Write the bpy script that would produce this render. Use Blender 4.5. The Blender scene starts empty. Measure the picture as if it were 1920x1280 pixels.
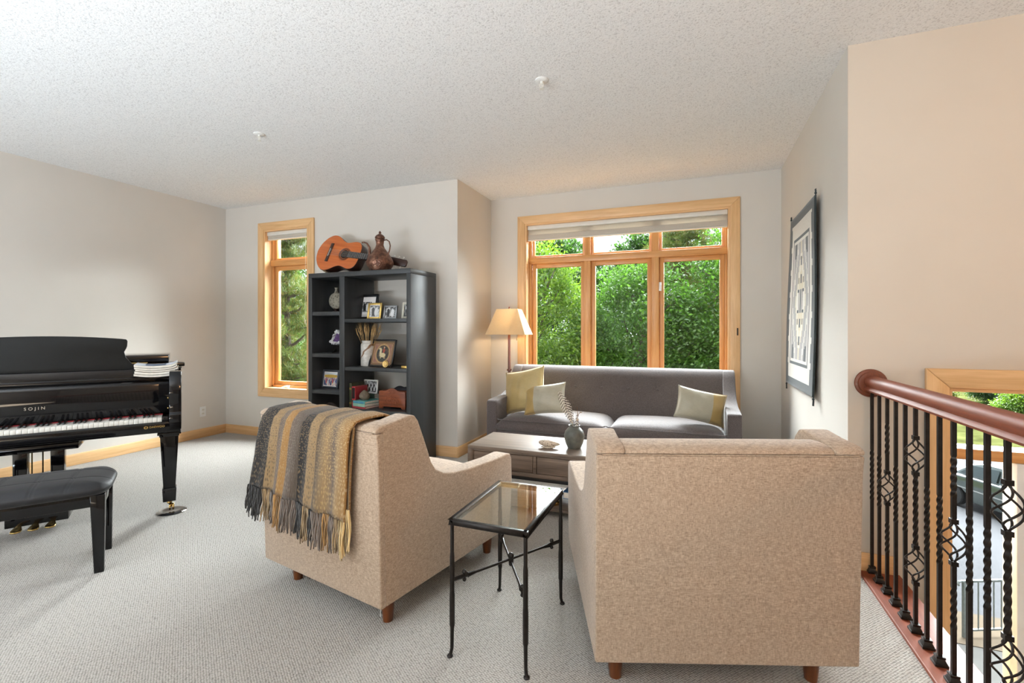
import bpy, bmesh, math, random
import numpy as np
from mathutils import Vector, Matrix, Euler
R = math.radians
PI = math.pi
rnd = random.Random(7)
S = bpy.context.scene
COL = S.collection

# ------------------------------------------------------------------ helpers
class B:
    """collects shapes into one bmesh"""
    def __init__(s):
        s.bm = bmesh.new()
        s.uv = None
    def _add(s, vs, fs, m=None, mi=0):
        M = m or Matrix()
        bv = [s.bm.verts.new(M @ Vector(v)) for v in vs]
        out = []
        for f in fs:
            try:
                fc = s.bm.faces.new([bv[i] for i in f]); fc.material_index = mi; out.append(fc)
            except ValueError:
                pass
        return out
    def box(s, a, b, m=None, mi=0):
        x0, y0, z0 = a; x1, y1, z1 = b
        vs = [(x0,y0,z0),(x1,y0,z0),(x1,y1,z0),(x0,y1,z0),(x0,y0,z1),(x1,y0,z1),(x1,y1,z1),(x0,y1,z1)]
        fs = [(3,2,1,0),(4,5,6,7),(0,1,5,4),(1,2,6,5),(2,3,7,6),(3,0,4,7)]
        s._add(vs, fs, m, mi); return s
    def frustum(s, c0, h0, z0, c1, h1, z1, m=None, mi=0):
        """square/rect tapered bar: centre (x,y), half sizes (hx,hy)"""
        vs = []
        for (cx,cy),(hx,hy),z in ((c0,h0,z0),(c1,h1,z1)):
            vs += [(cx-hx,cy-hy,z),(cx+hx,cy-hy,z),(cx+hx,cy+hy,z),(cx-hx,cy+hy,z)]
        s._add(vs, [(3,2,1,0),(4,5,6,7),(0,1,5,4),(1,2,6,5),(2,3,7,6),(3,0,4,7)], m, mi); return s
    def prism(s, poly, axis, a, b, m=None, mi=0):
        """poly of 2d points extruded along axis ('x': poly=(y,z); 'y': (x,z); 'z': (x,y)) from a to b"""
        n = len(poly)
        def P(p, t):
            return (t,p[0],p[1]) if axis == 'x' else (p[0],t,p[1]) if axis == 'y' else (p[0],p[1],t)
        vs = [P(p,a) for p in poly] + [P(p,b) for p in poly]
        fs = [tuple(range(n)), tuple(range(2*n-1, n-1, -1))] + [(i, (i+1)%n + 0, (i+1)%n + n, i+n) for i in range(n)]
        s._add(vs, fs, m, mi)
        return s
    def lathe(s, prof, c=(0,0,0), seg=24, m=None, mi=0, sx=1, sy=1):
        vs, fs = [], []
        n = len(prof)
        for r, z in prof:
            for k in range(seg):
                t = 2*PI*k/seg
                vs.append((c[0]+sx*r*math.cos(t), c[1]+sy*r*math.sin(t), c[2]+z))
        for i in range(n-1):
            for k in range(seg):
                a = i*seg+k; b = i*seg+(k+1)%seg
                fs.append((a, b, b+seg, a+seg))
        if prof[0][0] > 1e-6: fs.append(tuple(reversed(range(seg))))
        if prof[-1][0] > 1e-6: fs.append(tuple(range((n-1)*seg, n*seg)))
        s._add(vs, fs, m, mi); return s
    def tube(s, pts, r, seg=8, m=None, mi=0, cap=True):
        pts = [Vector(p) for p in pts]; n = len(pts)
        rr = r if isinstance(r, (list, tuple)) else [r]*n
        vs, fs = [], []
        up = Vector((0.13, 0.27, 0.95))
        for i, p in enumerate(pts):
            d = (pts[min(i+1,n-1)] - pts[max(i-1,0)]).normalized()
            if abs(d.dot(up)) > 0.97: u = d.cross(Vector((1,0,0.1))).normalized()
            else: u = d.cross(up).normalized()
            if i and u.dot(pu) < 0: u = -u
            if i:
                u = (pu - d*pu.dot(d)).normalized()
            pu = u
            v = d.cross(u)
            for k in range(seg):
                t = 2*PI*k/seg
                vs.append(p + (u*math.cos(t) + v*math.sin(t))*rr[i])
        for i in range(n-1):
            for k in range(seg):
                a = i*seg+k; b = i*seg+(k+1)%seg
                fs.append((a, b, b+seg, a+seg))
        if cap:
            fs.append(tuple(reversed(range(seg)))); fs.append(tuple(range((n-1)*seg, n*seg)))
        s._add(vs, fs, m, mi); return s
    def ball(s, c, r, seg=16, rings=10, m=None, mi=0):
        rx, ry, rz = r if isinstance(r, (tuple, list)) else (r,r,r)
        prof = [(max(math.sin(PI*i/rings),1e-7), -math.cos(PI*i/rings)) for i in range(rings+1)]
        vs, fs = [], []
        for q, z in prof:
            for k in range(seg):
                t = 2*PI*k/seg
                vs.append((c[0]+rx*q*math.cos(t), c[1]+ry*q*math.sin(t), c[2]+rz*z))
        for i in range(rings):
            for k in range(seg):
                a = i*seg+k; b = i*seg+(k+1)%seg
                fs.append((a,b,b+seg,a+seg))
        s._add(vs, fs, m, mi); return s
    def grid(s, f, nu, nv, m=None, mi=0, closed=False):
        vs = [f(i/nu, j/nv) for j in range(nv+1) for i in range(nu+1)]
        fs = [(j*(nu+1)+i, j*(nu+1)+i+1, (j+1)*(nu+1)+i+1, (j+1)*(nu+1)+i) for j in range(nv) for i in range(nu)]
        s._add(vs, fs, m, mi); return s
    def make(s, name, mats, parent=None, smooth=False, bevel=0, seg=2, sub=0, angle=35, weld=True):
        if weld: bmesh.ops.remove_doubles(s.bm, verts=s.bm.verts, dist=1e-5)
        bmesh.ops.recalc_face_normals(s.bm, faces=s.bm.faces)
        me = bpy.data.meshes.new(name); s.bm.to_mesh(me); s.bm.free()
        o = bpy.data.objects.new(name, me); COL.objects.link(o)
        for m in (mats if isinstance(mats, (list, tuple)) else [mats]): me.materials.append(m)
        if parent is not None: o.parent = parent
        if bevel:
            b = o.modifiers.new('bevel', 'BEVEL'); b.width = bevel; b.segments = seg; b.limit_method = 'ANGLE'; b.angle_limit = R(30)
            b.harden_normals = False
        if sub:
            q = o.modifiers.new('sub', 'SUBSURF'); q.levels = sub; q.render_levels = sub
        if smooth or bevel or sub:
            me.polygons.foreach_set('use_smooth', [True]*len(me.polygons))
            if smooth and not sub and not bevel: me.set_sharp_from_angle(angle=R(angle))
        return o

def thing(name, label, cat, loc=(0,0,0), rot=0, group=None):
    o = bpy.data.objects.new(name, None); COL.objects.link(o)
    o.location = loc; o.rotation_euler = (0,0,rot) if not isinstance(rot, (tuple, Euler)) else rot
    o.empty_display_size = .1
    return tag(o, label, cat, group)
def tag(o, label, cat, group=None):
    o['label'] = label; o['category'] = cat
    if group: o['group'] = group
    return o
def struct(o, label=None):
    o['kind'] = 'structure'
    if label: o['label'] = label
    return o
def mesh_np(name, verts, faces, mats, parent=None, smooth=False):
    me = bpy.data.meshes.new(name)
    nv, nf, k = len(verts), len(faces), faces.shape[1]
    me.vertices.add(nv); me.vertices.foreach_set('co', verts.astype(np.float32).ravel())
    me.loops.add(nf*k); me.loops.foreach_set('vertex_index', faces.astype(np.int32).ravel())
    me.polygons.add(nf); me.polygons.foreach_set('loop_start', np.arange(0, nf*k, k, dtype=np.int32))
    me.update(calc_edges=True)
    o = bpy.data.objects.new(name, me); COL.objects.link(o)
    for m in (mats if isinstance(mats, (list, tuple)) else [mats]): me.materials.append(m)
    if parent is not None: o.parent = parent
    return o

# ------------------------------------------------------------------ materials
def srgb(r, g, b):
    f = lambda c: c/12.92 if c <= .04045 else ((c+.055)/1.055)**2.4
    return (f(r/255), f(g/255), f(b/255), 1)
class MT:
    def __init__(s, name):
        s.m = bpy.data.materials.new(name); s.m.use_nodes = True
        s.nt = s.m.node_tree; s.n = s.nt.nodes; s.l = s.nt.links
        s.p = s.n['Principled BSDF']; s.out = s.n['Material Output']
        s._co = None
    def node(s, t, **kw):
        n = s.n.new(t)
        for k, v in kw.items():
            if hasattr(n, k): setattr(n, k, v)
            else: n.inputs[k].default_value = v
        return n
    def co(s):
        if s._co is None: s._co = s.node('ShaderNodeTexCoord').outputs['Object']
        return s._co
    def mapped(s, scale=(1,1,1), rot=(0,0,0), src=None):
        mp = s.node('ShaderNodeMapping'); s.l.new(src or s.co(), mp.inputs[0])
        mp.inputs['Scale'].default_value = scale; mp.inputs['Rotation'].default_value = rot
        return mp.outputs[0]
    def noise(s, scale, detail=2, vec=None, rough=.5, dist=0):
        n = s.node('ShaderNodeTexNoise'); n.inputs['Scale'].default_value = scale; n.inputs['Detail'].default_value = detail
        n.inputs['Roughness'].default_value = rough; n.inputs['Distortion'].default_value = dist
        s.l.new(vec or s.co(), n.inputs['Vector']); return n.outputs['Fac']
    def voro(s, scale, vec=None, rand=1, feature='F1', out='Distance'):
        n = s.node('ShaderNodeTexVoronoi', feature=feature); n.inputs['Scale'].default_value = scale; n.inputs['Randomness'].default_value = rand
        s.l.new(vec or s.co(), n.inputs['Vector']); return n.outputs[out]
    def ramp(s, fac, stops, interp='LINEAR'):
        n = s.node('ShaderNodeValToRGB'); cr = n.color_ramp; cr.interpolation = interp
        while len(cr.elements) > 1: cr.elements.remove(cr.elements[-1])
        cr.elements[0].position = stops[0][0]; cr.elements[0].color = stops[0][1]
        for p, c in stops[1:]:
            e = cr.elements.new(p); e.color = c
        s.l.new(fac, n.inputs[0]); return n.outputs[0]
    def math(s, op, a, b=None):
        n = s.node('ShaderNodeMath', operation=op)
        for i, v in enumerate((a, b)):
            if v is None: continue
            if isinstance(v, (int, float)): n.inputs[i].default_value = v
            else: s.l.new(v, n.inputs[i])
        return n.outputs[0]
    def mix(s, fac, a, b, mode='MIX'):
        n = s.node('ShaderNodeMix', data_type='RGBA', blend_type=mode)
        for k, v in ((0, fac), (6, a), (7, b)):
            if isinstance(v, (int, float, tuple)): n.inputs[k].default_value = v
            else: s.l.new(v, n.inputs[k])
        return n.outputs[2]
    def bump(s, h, strength=.3, dist=.002):
        n = s.node('ShaderNodeBump'); n.inputs['Strength'].default_value = strength; n.inputs['Distance'].default_value = dist
        s.l.new(h, n.inputs['Height']); s.l.new(n.outputs[0], s.p.inputs['Normal']); return s
    def col(s, c):
        if isinstance(c, tuple): s.p.inputs['Base Color'].default_value = c
        else: s.l.new(c, s.p.inputs['Base Color'])
        return s
    def set(s, **kw):
        for k, v in kw.items(): s.p.inputs[k.replace('_', ' ')].default_value = v
        return s
def dk(c, f): return (c[0]*f, c[1]*f, c[2]*f, 1)

def plain(name, c, rough=.5, metal=0, var=.12, vs=30, bump=0, **kw):
    t = MT(name)
    n = t.noise(vs, 3)
    t.col(t.ramp(n, [(.3, dk(c, 1-var)), (.7, dk(c, 1+var*.6))]))
    t.set(Roughness=rough, Metallic=metal, **kw)
    if bump: t.bump(n, .4, bump)
    return t.m
def wood(name, a, b, axis='x', rough=.35, fine=60, coat=0.0):
    t = MT(name)
    sc = {'x': (1.2, 22, 22), 'y': (22, 1.2, 22), 'z': (22, 22, 1.2)}[axis]
    v = t.mapped(sc)
    n1 = t.noise(1.3, 4, v, .6, .6)
    n2 = t.noise(6, 3, v)
    f = t.math('ADD', t.math('MULTIPLY', n1, .7), t.math('MULTIPLY', n2, .3))
    t.col(t.ramp(f, [(.32, a), (.5, tuple((x+y)/2 for x, y in zip(a, b))), (.68, b)]))
    t.set(Roughness=rough)
    if coat: t.set(Coat_Weight=coat, Coat_Roughness=.12)
    t.bump(f, .08, .001)
    return t.m
def fabric(name, a, b, s=420, rough=.95, bump=.35, sheen=.25):
    t = MT(name)
    h = t.noise(1, 3, t.mapped((s*.16, s*.16, s)), .7)
    v = t.noise(1, 3, t.mapped((s, s, s*.16)), .7)
    g = t.noise(160, 2)
    f = t.math('ADD', t.math('MULTIPLY', h, .55), t.math('MULTIPLY', v, .45))
    f2 = t.math('ADD', t.math('MULTIPLY', f, .86), t.math('MULTIPLY', g, .14))
    t.col(t.ramp(f2, [(.36, a), (.64, b)]))
    t.set(Roughness=rough, Sheen_Weight=sheen, Sheen_Roughness=.5)
    t.bump(f, bump, .0015)
    return t.m

M = {}
# wall paint
t = MT('wall_paint'); n = t.noise(3, 2)
t.col(t.ramp(n, [(.3, (.640,.600,.545,1)), (.7, (.655,.615,.560,1))])); t.set(Roughness=.75)
t.bump(t.noise(260, 2), .06, .001); M['wall'] = t.m
t = MT('warm_light_wall_paint'); n = t.noise(3, 2)  # stairwell walls: house paint with warm lamp light tinted into its colour
t.col(t.ramp(n, [(.3, (.600,.530,.445,1)), (.7, (.615,.545,.460,1))])); t.set(Roughness=.75); t.bump(t.noise(260, 2), .06, .001); M['wall_warm_light'] = t.m
# popcorn ceiling
t = MT('popcorn_ceiling')
v1 = t.voro(130, rand=1); n1 = t.noise(95, 4, rough=.65)
h = t.math('SUBTRACT', n1, t.math('MULTIPLY', v1, .35))
t.col(t.ramp(h, [(.14, (.62,.61,.60,1)), (.26, (.80,.795,.785,1)), (.5, (.85,.845,.835,1))])); t.set(Roughness=.95)  # low spots greyed in the colour, painting the shade between bumps
t.bump(h, .55, .0035); M['ceiling'] = t.m
# loop carpet
t = MT('loop_carpet')
mv = t.mapped((1,1.15,1), (0,0,R(38)))
v = t.voro(105, mv, .28); n = t.noise(5, 2); n2 = t.noise(700, 2)
hh = t.math('SUBTRACT', 1.0, t.math('MULTIPLY', v, 1.4))
f = t.math('ADD', t.math('MULTIPLY', hh, .8), t.math('MULTIPLY', n2, .2))
t.col(t.ramp(f, [(.12, (.14,.125,.105,1)), (.42, (.37,.345,.31,1)), (.8, (.49,.46,.42,1))])); t.set(Roughness=1, Sheen_Weight=.2)  # gaps between loops darkened in the colour, painting their occlusion
t.bump(f, .7, .005); M['carpet'] = t.m
M['maple_x'] = wood('maple_wood_x', srgb(206,160,108), srgb(232,192,142), 'x', .4)
M['maple_y'] = wood('maple_wood_y', srgb(206,160,108), srgb(232,192,142), 'y', .4)
M['maple_z'] = wood('maple_wood_z', srgb(206,160,108), srgb(232,192,142), 'z', .4)
M['fir_x'] = wood('fir_wood_x', srgb(194,132,72), srgb(222,166,104), 'x', .3)
M['fir_z'] = wood('fir_wood_z', srgb(194,132,72), srgb(222,166,104), 'z', .3)
M['cherry_y'] = wood('cherry_wood_y', srgb(108,48,27), srgb(144,74,44), 'y', .55)
M['cherry_disc'] = wood('cherry_wood_disc', srgb(92,42,24), srgb(130,66,38), 'z', .3, coat=.3)
M['iron'] = plain('black_wrought_iron', (.020,.016,.014,1), .38, .55, .3, 60)
M['lacquer'] = plain('black_piano_lacquer', (.004,.004,.005,1), .05, 0, .1, 4, Specular_IOR_Level=.45)
M['satin_black'] = plain('satin_black_paint', (.010,.010,.011,1), .32, 0, .2, 20)
M['ebony'] = plain('ebony_key', (.012,.012,.012,1), .25)
M['ivory'] = plain('ivory_key', (.80,.78,.72,1), .2)
M['redfelt'] = plain('red_felt', (.32,.02,.03,1), .95, 0, .3, 200)
M['brass'] = plain('brass', (.62,.42,.16,1), .22, 1, .1, 20)
M['gold'] = plain('gilt_frame', (.72,.50,.16,1), .3, 1, .25, 90, bump=.001)
M['steel'] = plain('brushed_steel', (.5,.5,.5,1), .3, 1, .1, 50)
M['glassy_black'] = plain('black_glass_cup', (.01,.01,.012,1), .08, 0, .1, 20, Coat_Weight=.8)
t = MT('black_tufted_leather'); n = t.noise(90, 4); n2 = t.noise(14, 3)
t.col(t.ramp(n2, [(.3,(.007,.007,.008,1)),(.7,(.016,.016,.019,1))])); t.set(Roughness=.5, Sheen_Weight=.1, Specular_IOR_Level=.35); t.bump(n, .25, .001); M['leather'] = t.m
M['shelf'] = wood('espresso_shelf', (.022,.024,.026,1), (.034,.037,.039,1), 'z', .40)
M['linen'] = fabric('oatmeal_linen', srgb(130,107,88), srgb(202,178,153), 430)
M['tweed'] = fabric('grey_tweed', srgb(56,49,48), srgb(112,102,101), 520, bump=.25, sheen=.4)
M['walnut_z'] = wood('walnut_leg', srgb(72,36,16), srgb(118,66,32), 'z', .35)
M['driftwood_x'] = wood('weathered_oak_x', srgb(72,59,50), srgb(126,108,94), 'x', .6)
M['driftwood_top'] = wood('weathered_oak_top', srgb(92,80,70), srgb(130,115,102), 'x', .45)
M['paper'] = plain('page_paper', (.70,.66,.58,1), .8, 0, .1, 60)
M['white'] = plain('white_enamel', (.78,.78,.76,1), .35, 0, .05, 10)
M['offwhite'] = plain('off_white_plastic', (.74,.72,.66,1), .4, 0, .05, 10)
M['shadecloth'] = plain('blind_cloth', (.52,.47,.40,1), .9, 0, .06, 120)
def cloth2(name, c, tr):
    t = MT(name); t.n.remove(t.p); n = t.noise(1, 2, t.mapped((300,300,60)))
    d_ = t.node('ShaderNodeBsdfDiffuse'); tl = t.node('ShaderNodeBsdfTranslucent'); mx = t.node('ShaderNodeMixShader'); mx.inputs[0].default_value = tr
    q = t.ramp(n, [(.3, dk(c,.95)), (.7, c)]); t.l.new(q, d_.inputs[0]); t.l.new(q, tl.inputs[0]); t.l.new(d_.outputs[0], mx.inputs[1]); t.l.new(tl.outputs[0], mx.inputs[2]); t.l.new(mx.outputs[0], t.out.inputs[0])
    return t.m
M['blindcloth'] = cloth2('translucent_blind_cloth', (.62,.56,.47,1), .35)
M['concrete'] = plain('pale_concrete', (.080,.077,.072,1), 1, 0, .12, 3, Specular_IOR_Level=0)
M['asphalt'] = plain('pale_asphalt', (.068,.068,.071,1), 1, 0, .15, 25, Specular_IOR_Level=0)
M['peach'] = plain('peach_paver', (.092,.073,.054,1), 1, 0, .1, 6, Specular_IOR_Level=0)
def glass(name, tint=(1,1,1,1), refl=1.0, base=.004):
    m = bpy.data.materials.new(name); m.use_nodes = True; nt = m.node_tree; nt.nodes.clear()
    o = nt.nodes.new('ShaderNodeOutputMaterial'); mx = nt.nodes.new('ShaderNodeMixShader')
    tr = nt.nodes.new('ShaderNodeBsdfTransparent'); gl = nt.nodes.new('ShaderNodeBsdfGlossy'); fr = nt.nodes.new('ShaderNodeFresnel')
    nz = nt.nodes.new('ShaderNodeTexNoise'); rp = nt.nodes.new('ShaderNodeValToRGB'); nz.inputs['Scale'].default_value = 1.5
    rp.color_ramp.elements[0].color = tuple(c*.985 for c in tint[:3])+(1,); rp.color_ramp.elements[1].color = tint
    nt.links.new(nz.outputs['Fac'], rp.inputs[0]); nt.links.new(rp.outputs[0], tr.inputs['Color'])
    gl.inputs['Roughness'].default_value = 0; gl.inputs['Color'].default_value = (refl,refl,refl,1)
    lw = nt.nodes.new('ShaderNodeLayerWeight'); lw.inputs['Blend'].default_value = .5; nt.nodes.remove(fr)
    pw = nt.nodes.new('ShaderNodeMath'); pw.operation = 'POWER'; pw.inputs[1].default_value = 5; nt.links.new(lw.outputs['Facing'], pw.inputs[0])
    fr = nt.nodes.new('ShaderNodeMath'); fr.operation = 'MULTIPLY_ADD'; fr.inputs[1].default_value = .9; fr.inputs[2].default_value = base; nt.links.new(pw.outputs[0], fr.inputs[0])
    nt.links.new(fr.outputs[0], mx.inputs[0]); nt.links.new(tr.outputs[0], mx.inputs[1]); nt.links.new(gl.outputs[0], mx.inputs[2])
    nt.links.new(mx.outputs[0], o.inputs[0]); return m
M['pane'] = glass('window_glass', (.96,.97,.96,1))
M['tableglass'] = glass('table_glass', (.92,.96,.94,1), 1.0, .085)

def leafmat(name, cols, trans=.45):
    m = bpy.data.materials.new(name); m.use_nodes = True; nt = m.node_tree; nt.nodes.clear()
    o = nt.nodes.new('ShaderNodeOutputMaterial'); g = nt.nodes.new('ShaderNodeNewGeometry'); rp = nt.nodes.new('ShaderNodeValToRGB')
    cr = rp.color_ramp
    while len(cr.elements) > 1: cr.elements.remove(cr.elements[-1])
    for i, c in enumerate(cols):
        e = cr.elements[0] if i == 0 else cr.elements.new(i/(len(cols)-1))
        e.position = i/(len(cols)-1); e.color = c
    nt.links.new(g.outputs['Random Per Island'], rp.inputs[0])
    d = nt.nodes.new('ShaderNodeBsdfDiffuse'); tl = nt.nodes.new('ShaderNodeBsdfTranslucent'); mx = nt.nodes.new('ShaderNodeMixShader'); mx.inputs[0].default_value = trans
    gl = nt.nodes.new('ShaderNodeBsdfGlossy'); gl.inputs['Roughness'].default_value = .45; m2 = nt.nodes.new('ShaderNodeMixShader'); m2.inputs[0].default_value = .05
    nt.links.new(rp.outputs[0], d.inputs[0]); nt.links.new(rp.outputs[0], tl.inputs[0])
    nt.links.new(d.outputs[0], mx.inputs[1]); nt.links.new(tl.outputs[0], mx.inputs[2])
    nt.links.new(mx.outputs[0], m2.inputs[1]); nt.links.new(gl.outputs[0], m2.inputs[2]); nt.links.new(m2.outputs[0], o.inputs[0])
    return m
M['leaf_mid'] = leafmat('leaf_mid_green', [(0.0335,0.0933,0.0066,1),(0.0535,0.1435,0.0106,1),(0.0936,0.2082,0.0158,1)])
M['leaf_lime'] = leafmat('leaf_yellow_green', [(0.0535,0.1220,0.0053,1),(0.1003,0.2010,0.0106,1),(0.1737,0.2727,0.0158,1)])
M['leaf_dark'] = leafmat('leaf_deep_green', [(0.0179,0.0529,0.0066,1),(0.0298,0.0809,0.0106,1),(0.0534,0.1182,0.0158,1)])
M['needle'] = leafmat('pine_needle', [(0.0386,0.0840,0.0149,1),(0.0772,0.1422,0.0208,1),(0.1544,0.1939,0.0267,1),(0.2188,0.1292,0.0238,1)], .3)
M['bark'] = plain('tree_bark', (.09,.065,.05,1), .95, 0, .4, 14, bump=.02)
M['lawn'] = plain('lawn_grass', (.050,.053,.018,1), 1, 0, .45, 1.2, Specular_IOR_Level=0)

# ------------------------------------------------------------------ camera
H = 1.25335
cam = bpy.data.cameras.new('camera'); co = bpy.data.objects.new('camera', cam); COL.objects.link(co)
co.location = (0, 0, H); co.rotation_euler = (R(90), 0, .36954)
cam.sensor_width = 36; cam.sensor_fit = 'HORIZONTAL'; cam.lens = 881.18/1920*36; cam.shift_y = -20.97/1920
cam.clip_start = .05; cam.clip_end = 300
S.camera = co

# ------------------------------------------------------------------ room shell
XL, YB, XJ, YW, XR, YT, ZC = -5.377, 4.124, -2.173, 4.945, .7516, 2.931, 2.743
YBK, XE, ZL = -4.2, 3.6, -1.5      # back of the room, far stair wall, stair landing
TH = .22
def wall(name, boxes, label=None):
    b = B(); pm = M['wall_warm_light'] if 'stair' in name else M['wall']
    for a, c in boxes: b.box(a, c)
    return struct(b.make(name, pm, weld=False), label)
WL = (-4.734, -4.060, .560, 2.432)   # narrow window opening  x0,x1,z0,z1
WM = (-1.756, .322, .560, 2.436)     # wide window opening
WS = (1.164, 2.30, -.62, .973)       # stair window opening
def wall_with_hole(name, x0, x1, y, z0, z1, w):
    a = [((x0, y, z0), (w[0], y+TH, z1)), ((w[1], y, z0), (x1, y+TH, z1)), ((w[0], y, w[3]), (w[1], y+TH, z1)), ((w[0], y, z0), (w[1], y+TH, w[2]))]
    return wall(name, a)
wall_with_hole('wall_north_piano', XL-TH, XJ, YB, -.1, ZC, WL)
wall('wall_jog', [((XJ-TH, YB+TH, -.1), (XJ, YW+TH, ZC))])
wall_with_hole('wall_north_sofa', XJ, XR, YW, -.1, ZC, WM)
wall('wall_east', [((XR, YT+.004, -.1), (XR+TH, YW+TH, ZC))])
wall('wall_stair', [((XR, YT, ZL), (XR+TH, YT+.004, ZC)), ((XR+TH, YT, ZL), (WS[0], YT+TH, ZC)), ((WS[1], YT, ZL), (XE, YT+TH, ZC)), ((WS[0], YT, WS[3]), (WS[1], YT+TH, ZC)), ((WS[0], YT, ZL), (WS[1], YT+TH, WS[2]))])
wall('wall_west', [((XL-TH, YBK, -.1), (XL, YB, ZC))])
wall('wall_south', [((XL, YBK-TH, ZL), (XE, YBK, ZC))])
wall('wall_stair_east', [((XE, YBK, ZL), (XE+TH, YT+TH, ZC))])
wall('wall_stair_west', [((.80, YBK, ZL), (.955, YT, -.055))])
b = B(); b.box((XL-TH, YBK-TH, ZC), (XJ, YB+TH, ZC+.12)); b.box((XJ, YBK-TH, ZC), (XR+.1, YW+TH, ZC+.12)); b.box((XR+.1, YBK-TH, ZC), (XE+TH, YT+TH, ZC+.12))
struct(b.make('ceiling', M['ceiling'], weld=False))
b = B(); b.box((XL, YBK, -.05), (XJ, YB, 0)); b.box((XJ, YBK, -.05), (XR, YW, 0)); b.box((XR, YBK, -.05), (.80, YT, 0))
struct(b.make('floor', M['carpet'], weld=False))
b = B(); b.box((.955, YBK, ZL-.05), (XE, YT, ZL))
struct(b.make('floor_stair_landing', M['carpet'], weld=False))
# baseboards
def baseboard(name, a, c, mat):
    b = B(); b.box(a, c)
    struct(b.make(name, M[mat], bevel=.004))
BH, BT = .105, .016
baseboard('baseboard_west', (XL, YBK, 0), (XL+BT, YB, BH), 'maple_y')
baseboard('baseboard_north_piano', (XL+BT, YB-BT, 0), (XJ, YB, BH), 'maple_x')
baseboard('baseboard_jog', (XJ, YB-BT, 0), (XJ+BT, YW, BH), 'maple_y')
baseboard('baseboard_north_sofa', (XJ+BT, YW-BT, 0), (XR, YW, BH), 'maple_x')
baseboard('baseboard_east', (XR-BT, YT, 0), (XR, YW-BT, BH), 'maple_y')
baseboard('baseboard_stair', (XR-BT, YT-BT, 0), (.952, YT, BH), 'maple_x')

# ------------------------------------------------------------------ windows
def casing(b, w, y, cw=.086, t=.02, bottom=True):
    """mitred flat casing around an opening on the room side of wall plane y"""
    x0, x1, z0, z1 = w
    o = (x0-cw, x1+cw, z0-cw if bottom else z0, z1+cw)
    def q(p): b._add([(x, yy, z) for yy in (y, y-t) for x, z in p], [(3,2,1,0),(4,5,6,7),(0,1,5,4),(1,2,6,5),(2,3,7,6),(3,0,4,7)])
    return o, q
def window(name, w, y, cols, zt, ydepth, label, upper=True, cw=.086):
    """w opening, cols: list of (x0,x1) of lights, zt transom (z0,z1)"""
    x0, x1, z0, z1 = w
    root = thing(name, label, 'window', ((x0+x1)/2, y, z0)); del root['category']; root['kind'] = 'structure'
    ox, oy, oz = (x0+x1)/2, y, z0
    T = Matrix.Translation((-ox, -oy, -oz))
    t = .021
    # casing: head, sill piece, two sides (mitred)
    a = (x0-cw, x1+cw, z0-cw, z1+cw)
    for nm, mt, p in (('casing_head','maple_x',[(a[0],a[3]),(a[1],a[3]),(x1,z1),(x0,z1)]), ('casing_base','maple_x',[(a[0],a[2]),(a[1],a[2]),(x1,z0),(x0,z0)]),
                      ('casing_side','maple_z',[(a[0],a[2]),(x0,z0),(x0,z1),(a[0],a[3])]), ('casing_side','maple_z',[(a[1],a[2]),(x1,z0),(x1,z1),(a[1],a[3])])):
        b = B(); b.prism(p, 'y', y, y-t, T); b.make(nm, M[mt], root, bevel=.003)
    # jamb lining
    b = B(); j = .019
    b.box((x0, y-t*.6, z0), (x0+j, y+TH, z1), T); b.box((x1-j, y-t*.6, z0), (x1, y+TH, z1), T)
    b.make('jamb', M['maple_z'], root)
    b = B(); b.box((x0+j, y-t*.6, z1-j), (x1-j, y+TH, z1), T); b.make('jamb_head', M['maple_x'], root)
    b = B(); b.box((x0+j, y-t*.6, z0), (x1-j, y+TH, z0+j), T); b.make('sill', M['maple_x'], root)
    yf = y + ydepth      # room face of the wooden window frame
    # frame: outer stiles, mullions, transom bar
    b = B()
    b.box((x0+j, yf, z0+j), (x0+j+.022, yf+.09, z1-j), T); b.box((x1-j-.022, yf, z0+j), (x1-j, yf+.09, z1-j), T)
    for (c0, c1), (d0, d1) in zip(cols, cols[1:]):
        b.box((c1, yf-.012, z0+j), (d0, yf+.09, z1-j), T)
    b.make('mullion', M['fir_z'], root, bevel=.003)
    b = B(); b.box((x0+j, yf-.016, zt[0]), (x1-j, yf+.088, zt[1]), T)
    b.box((x0+j, yf, z0+j), (x1-j, yf+.09, z0+j+.025), T)
    b.make('transom_bar', M['fir_x'], root, bevel=.003)
    # sashes
    for c0, c1 in cols:
        for (s0, s1, lw) in ((z0+j+.025, zt[0], .046), (zt[1], z1-j, .028)):
            if s1 - s0 < .1: continue
            b = B(); ys, ye = yf+.028, yf+.066
            b.box((c0, ys, s0), (c0+lw, ye, s1), T); b.box((c1-lw, ys, s0), (c1, ye, s1), T)
            so = b.make('sash', M['fir_z'], root, bevel=.003)
            b = B(); b.box((c0+lw, ys, s0), (c1-lw, ye, s0+lw), T); b.box((c0+lw, ys, s1-lw), (c1-lw, ye, s1), T)
            b.make('sash_rail', M['fir_x'], so, bevel=.003)
            b = B(); b.box((c0+lw-.004, yf+.045, s0+lw-.004), (c1-lw+.004, yf+.05, s1-lw+.004), T)
            b.make('glass_pane', M['pane'], so)
    return root
w1 = window('window_1', WL, YB, [(-4.690, -4.10)], (2.015, 2.085), .085, 'narrow tall casement window beside the black bookcase')
w2 = window('window_2', WM, YW, [(-1.710, -1.106), (-1.040, -.407), (-.334, .281)], (2.000, 2.066), .085, 'wide three light window behind the grey sofa')
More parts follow.
